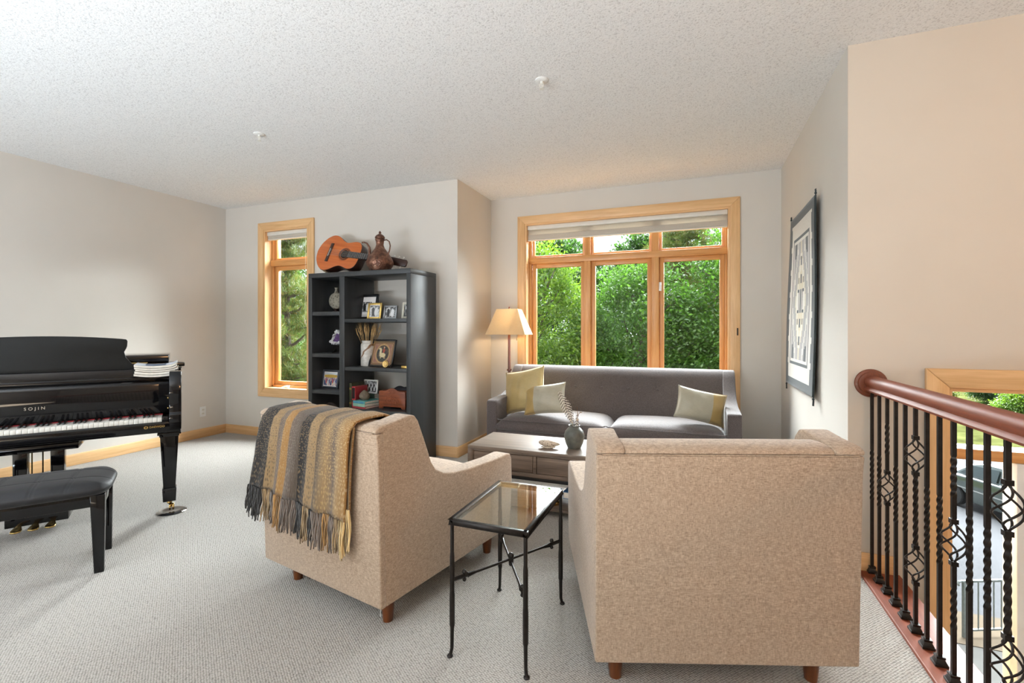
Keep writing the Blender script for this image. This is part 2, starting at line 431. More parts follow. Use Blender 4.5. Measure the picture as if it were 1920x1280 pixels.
# casement crank, sash locks
for nm, p, wr, lab in (('crank_handle', (-4.46, YB+.05, .585), w1, None),):
    b = B(); b.lathe([(.022,0),(.022,.012),(.012,.018),(0,.019)], (0,0,0), 14); b.tube([(0,0,.014),(.03,-.005,.022),(.06,-.008,.02)], .006, 8); b.ball((.064,-.008,.02), .009)
    b.box((-.05,-.012,0),(.05,.012,.006)); o = b.make(nm, M['white'], wr, smooth=True); o.location = Vector(p) - wr.location
    o['label'] = 'white crank handle'
for z in (1.70, .66):
    b = B(); b.box((-.012,-.012,-.045),(.012,.0,.045)); b.box((-.008,-.022,-.02),(.008,-.01,.03)); o = b.make('sash_lock', M['white'], w2, bevel=.003)
    o.location = Vector((-.322, YW+.085, z)) - w2.location; o['label'] = 'white sash lock'
b = B(); b.box((-.006,-.004,-.035),(.006,.0,.035)); b.tube([(0,-.006,-.028),(0,-.014,-.012),(0,-.014,.012),(0,-.006,.028)], .0035, 6); o = b.make('cord_cleat', M['iron'], w2); o.location = Vector((.385,YW-.021,1.24)) - w2.location
# stair window: only its upper corner and transom show
x0, x1, z0, z1 = WS; cw = .092
root = thing('window_3', 'stairwell window with maple casing behind the railing', 'window', (x0, YT, z0)); del root['category']; root['kind'] = 'structure'
T = Matrix.Translation((-x0, -YT, -z0))
for nm, mt, p in (('casing_head','maple_x',[(x0-cw,z1+cw),(x1+cw,z1+cw),(x1,z1),(x0,z1)]), ('casing_side','maple_z',[(x0-cw,z0),(x0,z0),(x0,z1),(x0-cw,z1+cw)]), ('casing_side','maple_z',[(x1+cw,z0),(x1,z0),(x1,z1),(x1+cw,z1+cw)])):
    b = B(); b.prism(p, 'y', YT, YT-.024, T); b.make(nm, M[mt], root, bevel=.004)
b = B(); b.box((x0,YT,z0),(x0+.018,YT+TH,z1),T); b.box((x1-.018,YT,z0),(x1,YT+TH,z1),T); b.make('jamb', M['maple_z'], root)
b = B(); b.box((x0+.018,YT,z1-.02),(x1-.018,YT+TH,z1),T); b.box((x0+.018,YT,z0),(x1-.018,YT+TH,z0+.02),T); b.make('jamb_head', M['maple_x'], root)
b = B(); b.box((x0+.018,YT+.012,.622),(x1-.018,YT+.14,.674),T); b.make('transom_bar', M['fir_x'], root, bevel=.003)
for s0, s1 in ((z0+.02,.622),(.674,z1-.02)):
    b = B(); b.box((x0+.018,YT+.05,s0),(x1-.018,YT+.055,s1),T); b.make('glass_pane', M['pane'], root)
b = B(); b.box((1.425,YT+.005,z0+.02),(1.60,YT+.12,.620),T); b.make('side_panel', M['white'], root, bevel=.003)['label'] = 'white painted panel below the transom'

# blinds
def blind(name, x0, x1, y, ztop, zbot, label, cat='window blind', cord=None):
    t = thing(name, label, cat, ((x0+x1)/2, y, ztop)); w = (x1-x0)/2
    b = B(); b.box((-w,-.03,-.045),(w,.03,0)); b.make('headrail', M['offwhite'], t, bevel=.004)
    d = ztop-zbot
    if d > .12:
        b = B(); b.box((-w,-.004,-d*.62),(w,.0,-.045)); b.make('cloth', M['blindcloth'], t)
    k = -.045 if d <= .12 else -d*.60
    b = B(); b.box((-w,-.018,-d+.012),(w,.018,k)); b.make('cloth_stack', M['shadecloth'], t, bevel=.004)
    b = B(); b.box((-w,-.020,-d),(w,.020,-d+.012)); b.make('bottom_rail', M['offwhite'], t, bevel=.004)
    if cord:
        b = B(); b.tube([(w-.04,-.034,-.03),(w-.04,-.036,-.7),(w-.045,-.036,-1.05)], .0018, 6); b.lathe([(.002,0),(.006,-.01),(.005,-.04),(0,-.042)], (w-.045,-.036,-1.04), 8)
        b.make('pull_cord', M['offwhite'], t, smooth=True)
    return t
blind('window_blind', -1.735, .302, YW+.045, 2.417, 2.250, 'raised pale cloth blind at top of the wide sofa window')
blind('window_blind', -4.713, -4.080, YB+.045, 2.412, 2.318, 'raised pale cloth blind in the narrow window by the bookcase', cord=True)

# ------------------------------------------------------------------ outlet and sprinklers
t = thing('wall_outlet', 'white power outlet low on the wall behind the piano', 'outlet', (XL, 3.832, .30))
b = B(); b.box((0,-.036,-.058),(.006,.036,.058)); b.make('cover_plate', M['white'], t, bevel=.002)
for z in (.022,-.022):
    b = B(); b.lathe([(.017,0),(.017,.003),(0,.003)], (0,0,0), 14, Matrix.Translation((.006,0,z)) @ Matrix.Rotation(R(90),4,'Y'))
    so = b.make('socket', M['offwhite'], t)
    b = B()
    for yy in (-.006,.006): b.box((.0088,yy-.0012,z-.004),(.0096,yy+.0012,z+.006))
    b.make('slot', M['satin_black'], so)
for (x, y), lab in (((-.845,2.674),'white ceiling sprinkler above the armchairs and coffee table'), ((-3.077,2.633),'white ceiling sprinkler in front of the bookcase')):
    t = thing('fire_sprinkler', lab, 'sprinkler', (x,y,ZC), group='ceiling fire sprinklers')
    b = B(); b.lathe([(.040,0),(.040,-.004),(.030,-.009),(.018,-.010)], seg=24); b.make('escutcheon', M['white'], t, smooth=True)
    b = B(); b.lathe([(.010,-.008),(.010,-.022),(.007,-.024)], seg=12); b.tube([(-.009,0,-.02),(-.011,0,-.036),(-.004,0,-.05)], .0022, 6); b.tube([(.009,0,-.02),(.011,0,-.036),(.004,0,-.05)], .0022, 6); b.tube([(0,0,-.022),(0,0,-.05)], .0025, 6)
    b.make('frame_arms', M['offwhite'], t, smooth=True)
    b = B(); b.lathe([(.014,-.050),(.015,-.053),(0,-.054)], seg=16); b.make('deflector', M['offwhite'], t, smooth=True)

# ------------------------------------------------------------------ piano
O = Vector((-3.166, 2.111, 0))
piano = thing('grand_piano', 'black lacquered baby grand piano with raised music desk', 'piano', O, R(56))
L = M['lacquer']
def outline(off=0.0, b0=0.0):
    pts = [(off, b0), (off, .50)]
    for i in range(1, 15):     # bentside
        t = i/14
        a = -1.05*(3*t*t-2*t*t*t) ; bb = .50 + .80*t + .10*math.sin(PI*t)
        pts.append((a+off*(1-t*.3), bb+off*.6*t))
    for i in range(0, 9):      # tail
        th = PI*i/8/2
        pts.append((-1.05-.23*math.sin(th)-.0, 1.30+.17*(1-math.cos(th))*0+.16*math.sin(th)*.6+off))
    pts += [(-1.46-off, 1.30), (-1.46-off, b0)]
    return pts
b = B(); b.prism(outline(0,.30), 'z', .60, .985); b.make('rim', L, piano, bevel=.004)
b = B(); b.box((-1.40,.02,.585),(-.06,.62,.64)); b.box((-1.46,0.0,.60),(0,.30,.652)); b.make('keybed', L, piano, bevel=.004)
for nm, a0, a1 in (('cheek',-.066,0),('cheek',-1.46,-1.394)):
    b = B(); b.prism([(0,.60),(0,.70),(.012,.712),(.012,.80),(.006,.83),(.012,.90),(.035,.955),(.07,.978),(.30,.985),(.30,.60)], 'x', a0, a1); b.make(nm, L, piano, bevel=.004)
for a0, a1 in ((-.105,-.066),(-1.394,-1.355)):
    b = B(); b.box((a0,.03,.652),(a1,.19,.688)); b.make('key_block', L, piano, bevel=.003)
b = B(); b.box((-1.394,.012,.640),(-.066,.034,.656)); b.make('keyslip', L, piano, bevel=.003)
b = B(); b.prism([(.195,.69),(.195,.88),(.200,.900),(.215,.908),(.25,.908),(.25,.69)], 'x', -1.392, -.068); fb = b.make('fallboard', L, piano, bevel=.003)
b = B(); b.box((-1.39,.185,.676),(-.07,.196,.686)); b.make('felt_strip', M['redfelt'], piano)
b = B(); b.box((-1.392,.25,.888),(-.068,.50,.925)); b.box((-1.392,.243,.908),(-.068,.27,.935)); b.make('music_shelf', L, piano, bevel=.003)
# keys
w = 1.25/52
kb = B(); kb.box((0.0005,0,-.012),(w-.0008,.155,.018)); kw = kb.make('white_key', M['ivory'], piano, bevel=.0012); kw.location = (-1.355,.036,.662)
kb = B(); kb.prism([(0,0),(.004,.012),(.098,.013),(.098,0)], 'x', 0, .0115); kk = kb.make('black_key', M['ebony'], piano, bevel=.001); kk.location = (-1.355+w-.006,.094,.680)
for i in range(1, 52):
    c = kw.copy(); c.location = (-1.355+i*w,.036,.662); c.parent = piano; COL.objects.link(c)
for i in range(1, 51):
    if (i % 7) in (1, 4): continue    # A B C D E F G : no sharp after B and E
    c = kk.copy(); c.location = (-1.355+(i+1)*w-.006,.094,.680); c.parent = piano; COL.objects.link(c)
# music desk
right = [(.53,.935),(.478,.972),(.442,1.009),(.413,1.049),(.404,1.085),(.416,1.112),(.420,1.126),(.422,1.160),(.415,1.172)]
top = [(.42*math.cos(PI*i/24) if False else .415-.83*i/24, 1.172+.024*math.sin(PI*i/24)**.8) for i in range(1, 24)]
poly = right + top + [(-x, z) for x, z in reversed(right)]
b = B(); b.prism(poly, 'y', -.011, .011); d = b.make('music_desk', plain('matte_black_desk', (.007,.007,.006,1), .6, Specular_IOR_Level=.25), piano, bevel=.003); d.location = (-.73,.40,0)
d.location.z = .02; d.rotation_euler = (R(-3), 0, 0); d.location.y = .345
b = B(); b.box((-.42,0,.925),(.42,.02,.94)); b.make('desk_ledge', L, piano, bevel=.002).location = (-.73,.32,0)
# lid and folded flap
b = B(); b.prism(outline(.018,.42), 'z', .990, 1.016); lid = b.make('lid', L, piano, bevel=.005)
b = B(); b.prism([(-1.40,.47),(-.078,.47),(-.078,.93),(-1.40,.93)], 'z', 1.022, 1.072); b.make('lid_flap', L, piano, bevel=.004)
for a in (-1.2,-.75,-.25): b = B(); b.tube([(a-.05,.455,1.018),(a+.05,.455,1.018)], .006, 8); b.make('hinge', M['brass'], lid, smooth=True)
b = B(); b.lathe([(.007,0),(.007,.008),(0,.012)], (0,0,0), 10); b.make('lid_bumper', M['satin_black'], lid, smooth=True).location = (-.03,.52,1.016)
# legs
def pleg(x, y):
    b = B(); c = (0,0)
    b.box((-.062,-.062,.555),(.062,.062,.60)); b.box((-.056,-.056,.525),(.056,.056,.56)); b.box((-.066,-.066,.54),(.066,.066,.556))
    b.frustum(c,(.034,.034),.165,c,(.052,.052),.53); b.box((-.040,-.040,.155),(.040,.040,.168))
    b.frustum(c,(.036,.036),.075,c,(.040,.040),.157)
    o = b.make('leg', L, piano, bevel=.003); o.location = (x,y,0)
    b = B(); b.lathe([(.012,.078),(.016,.06),(.010,.052)], seg=12); b.tube([(0,0,.062),(.012,-.02,.05),(.012,-.02,.035)], .008, 8)
    for sx in (-.012,.012): b.lathe([(.0,-.006),(.022,-.005),(.024,0),(.022,.005),(0,.006)], seg=16, m=Matrix.Translation((.012+sx*.8,-.02,.036)) @ Matrix.Rotation(R(90),4,'Y'))
    c = b.make('caster', M['brass'], o, smooth=True); c['label'] = 'brass caster'
    w = piano.matrix_basis @ Vector((x+.012,y-.02,0))
    return w
lp = [pleg(-.068,.232), pleg(-1.392,.232), pleg(-1.16,1.18)]
for p, lab in zip(lp, ('black caster cup under the piano leg nearest the bench end', 'black caster cup under the bass side front piano leg', 'black caster cup under the rear leg of the piano')):
    b = B(); b.lathe([(.085,0),(.088,.004),(.075,.011),(.050,.013),(.036,.009),(0,.009)], seg=32)
    tag(b.make('caster_cup', M['glassy_black'], smooth=True), lab, 'caster cup', 'caster cups under the piano legs').location = (p.x, p.y, 0)
# lyre
b = B(); b.box((-.93,.18,.512),(-.53,.52,.553)); b.make('lyre_block', L, piano, bevel=.003)
ly = B()
for a in (-.818,-.649):
    ly.frustum((a,.35),(.030,.035),.110,(a,.35),(.032,.04),.515)
ly.box((-.875,.27,.052),(-.590,.43,.118)); ly.box((-.885,.262,.108),(-.580,.44,.126))
lyo = ly.make('lyre', L, piano, bevel=.003)
b = B()
for a in (-.78,-.73,-.68): b.tube([(a,.40,.12),(a,.40,.51)], .004, 6)
b.make('pedal_rod', M['brass'], lyo, smooth=True)
for a in (-.81,-.735,-.66):
    b = B()
    b.prism([(-.010,.02),(-.012,-.03),(-.026,-.09),(-.022,-.112),(0,-.12),(.022,-.112),(.026,-.09),(.012,-.03),(.010,.02)], 'z', 0, .009)
    q = b.make('pedal', M['brass'], lyo, bevel=.003); q.location = (a,.285,.062); q.rotation_euler = (R(9),0,0); q['label'] = 'brass pedal'
# writing on the fallboard and key slip
def text(body, size, mat, parent, loc, rot, name, spacing=1.0, extr=.0006):
    cu = bpy.data.curves.new(name, 'FONT'); cu.body = body; cu.size = size; cu.extrude = extr; cu.align_x = 'CENTER'; cu.align_y = 'CENTER'; cu.space_character = spacing
    tmp = bpy.data.objects.new(name, cu); COL.objects.link(tmp)
    dg = bpy.context.evaluated_depsgraph_get(); dg.update()
    me = bpy.data.meshes.new_from_object(tmp.evaluated_get(dg)); me.name = name
    bpy.data.objects.remove(tmp); bpy.data.curves.remove(cu)
    o = bpy.data.objects.new(name, me); COL.objects.link(o); me.materials.clear(); me.materials.append(mat); o.parent = parent; o.location = loc; o.rotation_euler = rot
    return o
text('SOJIN', .025, plain('dull_brass_inlay', (.36,.32,.26,1), .45, .8), fb, (-.73,.1942,.777), (R(90),0,0), 'lettering', 1.6)
tx = text('DAEWOO', .017, M['gold'], piano, (-.128,-.0006,.630), (R(90),0,0), 'lettering', 1.05)
b = B(); b.lathe([(.0085,0),(.0085,.0008),(0,.0008)], (0,0,0), 20, Matrix.Translation((-.185,-.0002,.630)) @ Matrix.Rotation(R(90),4,'X'), sx=1.35)
b.make('badge', M['gold'], piano)
b = B(); b.lathe([(.0045,0),(.0045,.0006),(0,.0006)], (0,0,0), 16, Matrix.Translation((-.185,-.001,.630)) @ Matrix.Rotation(R(90),4,'X'), sx=1.35)
b.make('badge_centre', M['satin_black'], piano)
# small brass knobs and lock
b = B(); b.ball((-.075,.19,.79), .006, 10, 6); b.ball((-.075,.19,.72), .006, 10, 6); b.make('lid_stop', M['brass'], piano, smooth=True)

# sheet music on the piano, treble side
covers = [srgb(200,205,214), srgb(226,214,196), srgb(206,190,172), srgb(232,226,214), srgb(196,178,158)]
zz = .936
for i, c in enumerate(covers):
    th = (.016,.013,.012,.018,.014)[::-1][i]
    cm = plain('music_cover_%d' % i, c, .6, 0, .08, 30)
    lab = ['lowest music book of the pile on the piano, tan', 'second music book up in the pile on the piano, white', 'middle music book of the pile on the piano, brown', 'cream music book just under the topmost on the piano', 'topmost music book on the piano, pale blue cover'][i]
    cm = plain('music_cover_%d' % i, list(reversed(covers))[i], .6, 0, .08, 30)
    bk = thing('music_book', lab, 'book', (0,0,0), R(56), 'music books piled on the piano')
    j = rnd.uniform(-.008,.008)
    P0 = piano.matrix_basis @ Vector((-.135+j, .335, zz)); bk.location = P0; bk.rotation_euler = (0,0,R(56+rnd.uniform(-4,4)))
    def f(u, v, z0): 
        x = -.115+.23*u; y = -.15+.30*v
        return (x, y, z0 + .012*((2*u-1)**2) - .0*v + (.010 if u > .9 else 0)*(u-.9)*10*i*.25)
    b = B()
    for zo in (.0012, th-.0012):
        b.grid(lambda u, v: f(u, v, zo), 10, 3)
    n = 10
    for v in (0,1):
        b._add([f(k/n, v, .0012) for k in range(n+1)] + [f(k/n, v, th-.0012) for k in range(n+1)], [(k,k+1,k+n+2,k+n+1) for k in range(n)])
    for u in (0,1):
        b._add([f(u, k/3, .0012) for k in range(4)] + [f(u, k/3, th-.0012) for k in range(4)], [(k,k+1,k+5,k+4) for k in range(3)])
    b.make('pages', M['paper'], bk)
    b = B()
    b.grid(lambda u, v: f(u, v, th), 10, 3); b.grid(lambda u, v: f(u, v, 0), 10, 3)
    b.make('cover', cm, bk)
    if i == 4:
        b = B(); b.grid(lambda u, v: (lambda q: (q[0]*.7, q[1]*.5-.05, q[2]+.0012))(f(.15+.7*u, v, th)), 8, 2); b.make('cover_print', plain('navy_print', (.03,.06,.13,1), .5), bk)
    zz += th + .0008

# ------------------------------------------------------------------ piano bench
P = piano.matrix_basis
bench = thing('piano_bench', 'black piano bench with stitched leather seat before the keyboard', 'bench', P @ Vector((-.73,-.42,0)), R(56))
def cushion(b, w, d, z0, z1, bulge=.02, nu=36, nv=18, seams=None, drop=.55, rc=0):
    def f(u, v):
        x = (2*u-1); y = (2*v-1)
        ex = abs(x)**10; ey = abs(y)**8
        z = z1 - (z1-z0)*drop*max(ex, ey)**1.2 + bulge*(1-x*x)*(1-y*y)
        if seams:
            for sx in seams[0]: z -= .0035*math.exp(-((x*w/2-sx)/.004)**2)
            for sy in seams[1]: z -= .003*math.exp(-((y*d/2-sy)/.004)**2)
        return (x*w/2*(1-rc*.5*y**6), y*d/2*(1-rc*x**12), z)
    b.grid(f, nu, nv)
    def g(u, v):
        x = (2*u-1); y = (2*v-1); return (x*w/2*.985*(1-rc*.5*y**6), y*d/2*.97*(1-rc*x**12), z0)
    b.grid(g, nu, nv)
    top = [(i/nu,0) for i in range(nu)] + [(1,j/nv) for j in range(nv)] + [(1-i/nu,1) for i in range(nu)] + [(0,1-j/nv) for j in range(nv)]
    n = len(top)
    def side(k, t):
        u, v = top[k % n]; p = f(u,v); q = g(u,v)
        m = math.sin(PI*t)*.012
        x = p[0]*(1-t)+q[0]*t; y = p[1]*(1-t)+q[1]*t
        return (x*(1+m/(w/2)), y*(1+m/(d/2)), p[2]*(1-t)+q[2]*t)
    for t0 in range(5):
        b._add([side(k,t0/5) for k in range(n)] + [side(k,(t0+1)/5) for k in range(n)], [(k,(k+1)%n,(k+1)%n+n,k+n) for k in range(n)])
b = B(); cushion(b, .850, .40, .408, .480, .016, 160, 72, ([-.283,-.27,-.148,-.135,-.006,.007,.135,.148,.27,.283],[-.085,.085]), .38, .12); b.make('seat', M['leather'], bench, smooth=True, angle=60)
for a in (-.385,.385):
    for y in (-.155,.155):
        b = B(); s = 1 if a > 0 else -1
        b.frustum((a,y),(.020,.017),0,(a-.006*s,y),(.030,.024),.405); b.make('leg', M['lacquer'], bench, bevel=.003)
for nm, a, c in (('apron',(-.37,-.172,.345),(.37,-.152,.408)),('apron',(-.37,.152,.345),(.37,.172,.408)),('apron',(-.405,-.14,.345),(-.385,.14,.408)),('apron',(.385,-.14,.345),(.405,.14,.408))):
    b = B(); b.box(a,c); b.make(nm, M['lacquer'], bench, bevel=.003)

# ------------------------------------------------------------------ armchairs
SIDE = [(.028,.127),(.010,.80),(.008,.838),(-.026,.840),(-.028,.856),(-.006,.868),(.08,.876),(.16,.888),(.19,.884),(.214,.856),(.25,.775),(.30,.655),(.33,.615),(.385,.585),(.46,.566),(.58,.556),(.80,.548),(.93,.552),(.965,.545),(.98,.515),(.985,.40),(.975,.24),(.955,.127)]
def armchair(label, loc, deg, hw):
    t = thing('armchair', label, 'armchair', loc, R(deg), 'pair of oatmeal linen armchairs')
    at = .095
    for s in (-1, 1):
        b = B()
        inner, outer = s*(hw-at), s*hw
        b.prism(SIDE, 'x', inner, outer)
        o = b.make('arm_panel', M['linen'], t, bevel=.014, seg=3)
    # back: outer shell and padded inner back
    W = hw-at+.002
    b = B(); b.prism([(.03,.127),(.0,.127),(-.018,.78),(-.026,.838),(.016,.838)], 'x', -hw, hw); b.make('outside_back', M['linen'], t, bevel=.007, seg=3)
    b = B()
    prof = [(.028,.127),(.010,.80),(.008,.838),(-.022,.840),(-.018,.853),(.0,.861),(.03,.866),(.07,.868),(.11,.864),(.145,.851),(.17,.832),(.19,.80),(.29,.46),(.29,.127)]
    b.prism(prof, 'x', -W, W); b.make('back', M['linen'], t, bevel=.016, seg=3)
    b = B()
    def inback(u, v):
        x = -W+.01+(2*W-.02)*u; q = 1-(2*u-1)**6
        return (x, .30-.11*v+.05*q*math.sin(PI*min(1,v*1.02))**.6, .44+.385*v)
    b.grid(inback, 14, 10); b.make('back_cushion', M['linen'], t, smooth=True, angle=80)
    b = B(); b.box((-W,.29,.127),(W,.945,.33)); b.make('seat_base', M['linen'], t, bevel=.02, seg=3)
    b = B(); cushion(b, 2*W-.008, .66, .335, .455, .03, 20, 16); c = b.make('seat_cushion', M['linen'], t, smooth=True, angle=60); c.location = (0,.655,0)
    # piping seams on the outside back
    b = B()
    for s in (-1,1): b.tube([(s*(hw-.0015),.020,.135),(s*(hw-.0015),.006,.78),(s*(hw-.0015),-.004,.835)], .0022, 6)
    b.tube([(-hw+.02,-.0255,.8395),(hw-.02,-.0255,.8395)], .0022, 6)
    b.make('seam', M['linen'], t, smooth=True)
    for x in (-hw+.09, hw-.09):
        for y in (.12,.86):
            b = B(); tilt = .012*(1 if y < .5 else -1)
            vs = [(.021,0),(.034,.13)]
            b.lathe(vs, (0,0,0), 16); o = b.make('leg', M['walnut_z'], t, smooth=True, angle=40); o.location = (x,y,0); o['label'] = 'tapered walnut leg'
    return t
CL = ((-1.575, 1.648, 0), -11.1, .412)
CR = ((.1025, 1.7335, 0), 19.7, .440)
chL = armchair('oatmeal linen armchair with a striped throw over its back', *CL)
chR = armchair('oatmeal linen armchair with bare back beside the railing', *CR)
# loose thread under the chair with the throw
b = B(); b.tube([(CL[2]-.06,.05,.13),(CL[2]-.055,.05,.10),(CL[2]-.062,.052,.075),(CL[2]-.058,.05,.06)], .0012, 5); b.make('loose_thread', M['white'], chL, smooth=True)

# ------------------------------------------------------------------ throw blanket
t = MT('woven_throw')
uvn = t.node('ShaderNodeUVMap'); sep = t.node('ShaderNodeSeparateXYZ'); t.l.new(uvn.outputs[0], sep.inputs[0])
dkc, mid, tan, gold_, gry = srgb(40,37,36), srgb(92,80,68), srgb(160,132,94), srgb(164,122,68), srgb(112,98,88)
st = [(0,dkc),(.145,dkc),(.15,tan),(.235,tan),(.24,gry),(.305,gry),(.31,gold_),(.385,gold_),(.39,gry),(.50,mid),(.505,dkc),(.595,dkc),(.60,tan),(.69,tan),(.70,mid),(.80,tan),(.86,gry),(.90,tan),(1,gold_)]
base = t.ramp(sep.outputs[0], [(p,c) for p, c in st])
mpv = t.mapped((95,80,1), src=uvn.outputs[0])
ck = t.voro(1, mpv, .5); nz = t.noise(1, 2, t.mapped((60,90,1), src=uvn.outputs[0]))
fk = t.math('ADD', t.math('MULTIPLY', ck, 1.0), t.math('MULTIPLY', nz, .3))
spk = t.ramp(fk, [(.40,(0,0,0,1)),(.56,(1,1,1,1))])
alt = t.ramp(sep.outputs[0], [(0,srgb(150,128,96)),(.145,srgb(150,128,96)),(.15,dkc),(.235,dkc),(.24,tan),(.30,tan),(.31,srgb(206,176,122)),(.385,tan),(.39,srgb(160,146,134)),(.50,mid),(.505,tan),(.595,tan),(.60,dkc),(.69,dkc),(.70,tan),(.8,srgb(206,176,122)),(1,srgb(214,188,146))])
sp = t.math('MULTIPLY', spk, .55)
inv = t.math('MULTIPLY', t.math('SUBTRACT', 1.0, spk), .62)
t.col(t.mix(1.0, t.mix(inv, base, alt), (.80,.78,.75,1), 'MULTIPLY')); t.set(Roughness=1, Sheen_Weight=.12); t.bump(fk, .9, .004); M['throw'] = t.m
def chair_pt(C, p):
    (o, deg, hw) = C; a = R(deg); return Vector((o[0]+p[0]*math.cos(a)-p[1]*math.sin(a), o[1]+p[0]*math.sin(a)+p[1]*math.cos(a), p[2]))
thr = thing('throw_blanket', 'fringed striped woven throw in black, tan and gold over armchair back', 'blanket', CL[0], R(CL[1]))
# path over the chair back: s from hem (outside) to inside
def hemz(u): return .492 - .022*u if u < .5 else .481-.012*(u-.5)
def throw_pt(u, v):
    """u across (0 at the far side), v along: 0 hem outside, 1 inside end"""
    hz = .505-.040*u
    path = [(-.052,hz),(-.056,hz+.15),(-.062,.72),(-.064,.80),(-.058,.850),(-.03,.880),(.01,.886),(.06,.889),(.12,.888),(.17,.872),(.215,.82),(.25,.73),(.28,.62)]
    n = len(path)-1; q = min(v*n, n-1e-6); i = int(q); f = q-i
    y = path[i][0]*(1-f)+path[i+1][0]*f; z = path[i][1]*(1-f)+path[i+1][1]*f
    k = min(1, max(0, (z-.49)/.37)) if v < .45 else 1
    xl = -.440*(1-k) + -.322*k; xr = .258*(1-k) + .300*k
    x = xl + (xr-xl)*u
    fold = (1-k)*.016+.003
    y -= fold*(math.sin(u*19+.6)+.6*math.sin(u*41+2.2*(1-k)))*.5 if v < .5 else 0
    if v < .45 and x < -CL[2]+.02: y -= 0
    z += .004*math.sin(u*23)*(1 if v > .35 else 0)
    return Vector((x, y, z))
def uv_grid(name, fn, nu, nv, mat, parent, thick=0):
    vs = np.array([fn(i/nu, j/nv) for j in range(nv+1) for i in range(nu+1)])
    fs = np.array([(j*(nu+1)+i, j*(nu+1)+i+1, (j+1)*(nu+1)+i+1, (j+1)*(nu+1)+i) for j in range(nv) for i in range(nu)])
    o = mesh_np(name, vs, fs, mat, parent)
    uvl = o.data.uv_layers.new(name='UVMap')
    uv = np.array([((k % (nu+1))/nu, (k // (nu+1))/nv) for k in range(len(vs))], dtype=np.float32)
    uvl.data.foreach_set('uv', uv[fs.ravel()].ravel())
    o.data.polygons.foreach_set('use_smooth', [True]*len(o.data.polygons))
    if thick:
        s = o.modifiers.new('solid','SOLIDIFY'); s.thickness = thick; s.offset = 0
    return o
uv_grid('woven_cloth', throw_pt, 90, 70, M['throw'], thr, .009)
# second layer peeking out behind the front fold, near the chair corner
uv_grid('under_fold', lambda u, v: Vector((.19+.082*u+.03*v, -.040-.006*math.sin(v*3), .512+.345*v)), 8, 24, M['throw'], thr, .008)
# fringe: strands of yarn
vs, fs, us = [], [], []
strands = []
for i in range(104):
    u = (i+.5)/104
    p = throw_pt(u, 0); L_ = .135+rnd.uniform(-.02,.03)
    strands.append((p, L_, u))
for i in range(7):
    strands.append((Vector((.205+.012*i, -.040, .515)), .16+rnd.uniform(-.01,.03), .93+.01*i))
for p, L_, u in strands:
    for rep in range(2):
        dx, dy = rnd.uniform(-.007,.007), rnd.uniform(-.008,.002)
        base_i = len(vs); rad = .0039; n = 7; tw = rnd.uniform(0,6)
        for k in range(n):
            f = k/(n-1)
            c = Vector((p.x + dx*f*f - .016*f*(1-u) + .002*math.sin(6*f+tw), p.y - .006 + dy*f + .004*math.sin(5*f+tw), p.z + .004 - L_*f))
            r = rad*(1-.35*f)
            for q in range(5):
                a = 2*PI*q/5
                vs.append((c.x+r*math.cos(a), c.y+r*math.sin(a), c.z)); us.append((u, f*.15))
        for k in range(n-1):
            for q in range(5):
                a = base_i+k*5+q; b_ = base_i+k*5+(q+1) % 5
                fs.append((a, b_, b_+5, a+5))
tf = MT('fringe_yarn'); uvn = tf.node('ShaderNodeUVMap'); sep = tf.node('ShaderNodeSeparateXYZ'); tf.l.new(uvn.outputs[0], sep.inputs[0])
cr = tf.ramp(sep.outputs[0], [(0,dkc),(.14,dkc),(.15,tan),(.22,gry),(.31,gold_),(.38,tan),(.39,gry),(.5,gry),(.51,dkc),(.6,dkc),(.605,tan),(.66,tan),(.67,dkc),(.72,gry),(.8,gold_),(.84,gry),(.9,tan),(.95,srgb(206,176,122)),(1,tan)], 'CONSTANT')
g_ = tf.node('ShaderNodeNewGeometry'); rp = tf.ramp(g_.outputs['Random Per Island'], [(0,(.45,.45,.45,1)),(1,(1.25,1.25,1.25,1))])
tf.col(tf.mix(1.0, cr, rp, 'MULTIPLY')); tf.set(Roughness=1, Sheen_Weight=.4); tf.bump(tf.noise(500,2), .5, .001)
fo = mesh_np('fringe', np.array([tuple(v) for v in vs]), np.array(fs), tf.m, thr)
uvl = fo.data.uv_layers.new(name='UVMap'); uvl.data.foreach_set('uv', np.array(us, dtype=np.float32)[np.array(fs).ravel()].ravel())
fo.data.polygons.foreach_set('use_smooth', [True]*len(fo.data.polygons)); fo['kind'] = 'stuff'

# ------------------------------------------------------------------ wrought iron side table
st_ = thing('side_table', 'small wrought iron table with glass top between the armchairs', 'table', (-.719, 1.845, 0))
fx, fy, zt = .150, .240, .512
b = B()
for s in (-1,1):
    b.box((-fx-.010, s*fy-.010, zt-.006),(fx+.010, s*fy+.010, zt+.016)); b.box((s*fx-.010,-fy-.010,zt-.006),(s*fx+.010,fy+.010,zt+.016))
b.make('top_rim', M['iron'], st_, bevel=.003)
b = B(); b.box((-fx+.002,-fy+.002,zt+.012),(fx-.002,fy-.002,zt+.018)); b.make('glass_top', M['tableglass'], st_)
for sx in (-1,1):
    for sy in (-1,1):
        b = B()
        pts = [(sx*fx, sy*fy, zt), (sx*fx, sy*fy,.40),(sx*fx, sy*fy,.385),(sx*fx, sy*fy,.25),(sx*fx, sy*fy,.235),(sx*fx, sy*fy,.12),(sx*fx, sy*fy,.11),(sx*(fx+.001), sy*fy,.03),(sx*(fx+.004), sy*(fy+.004),.012),(sx*(fx+.008), sy*(fy+.008),.006)]
        b.tube(pts, [.0075,.0075,.0092,.0092,.0105,.0105,.0080,.0068,.0068,.0060], 8)
        b.lathe([(.011,0),(.012,.004),(.008,.009),(0,.010)], (sx*(fx+.006), sy*(fy+.006), 0), 12)
        b.make('leg', M['iron'], st_, smooth=True, angle=50)
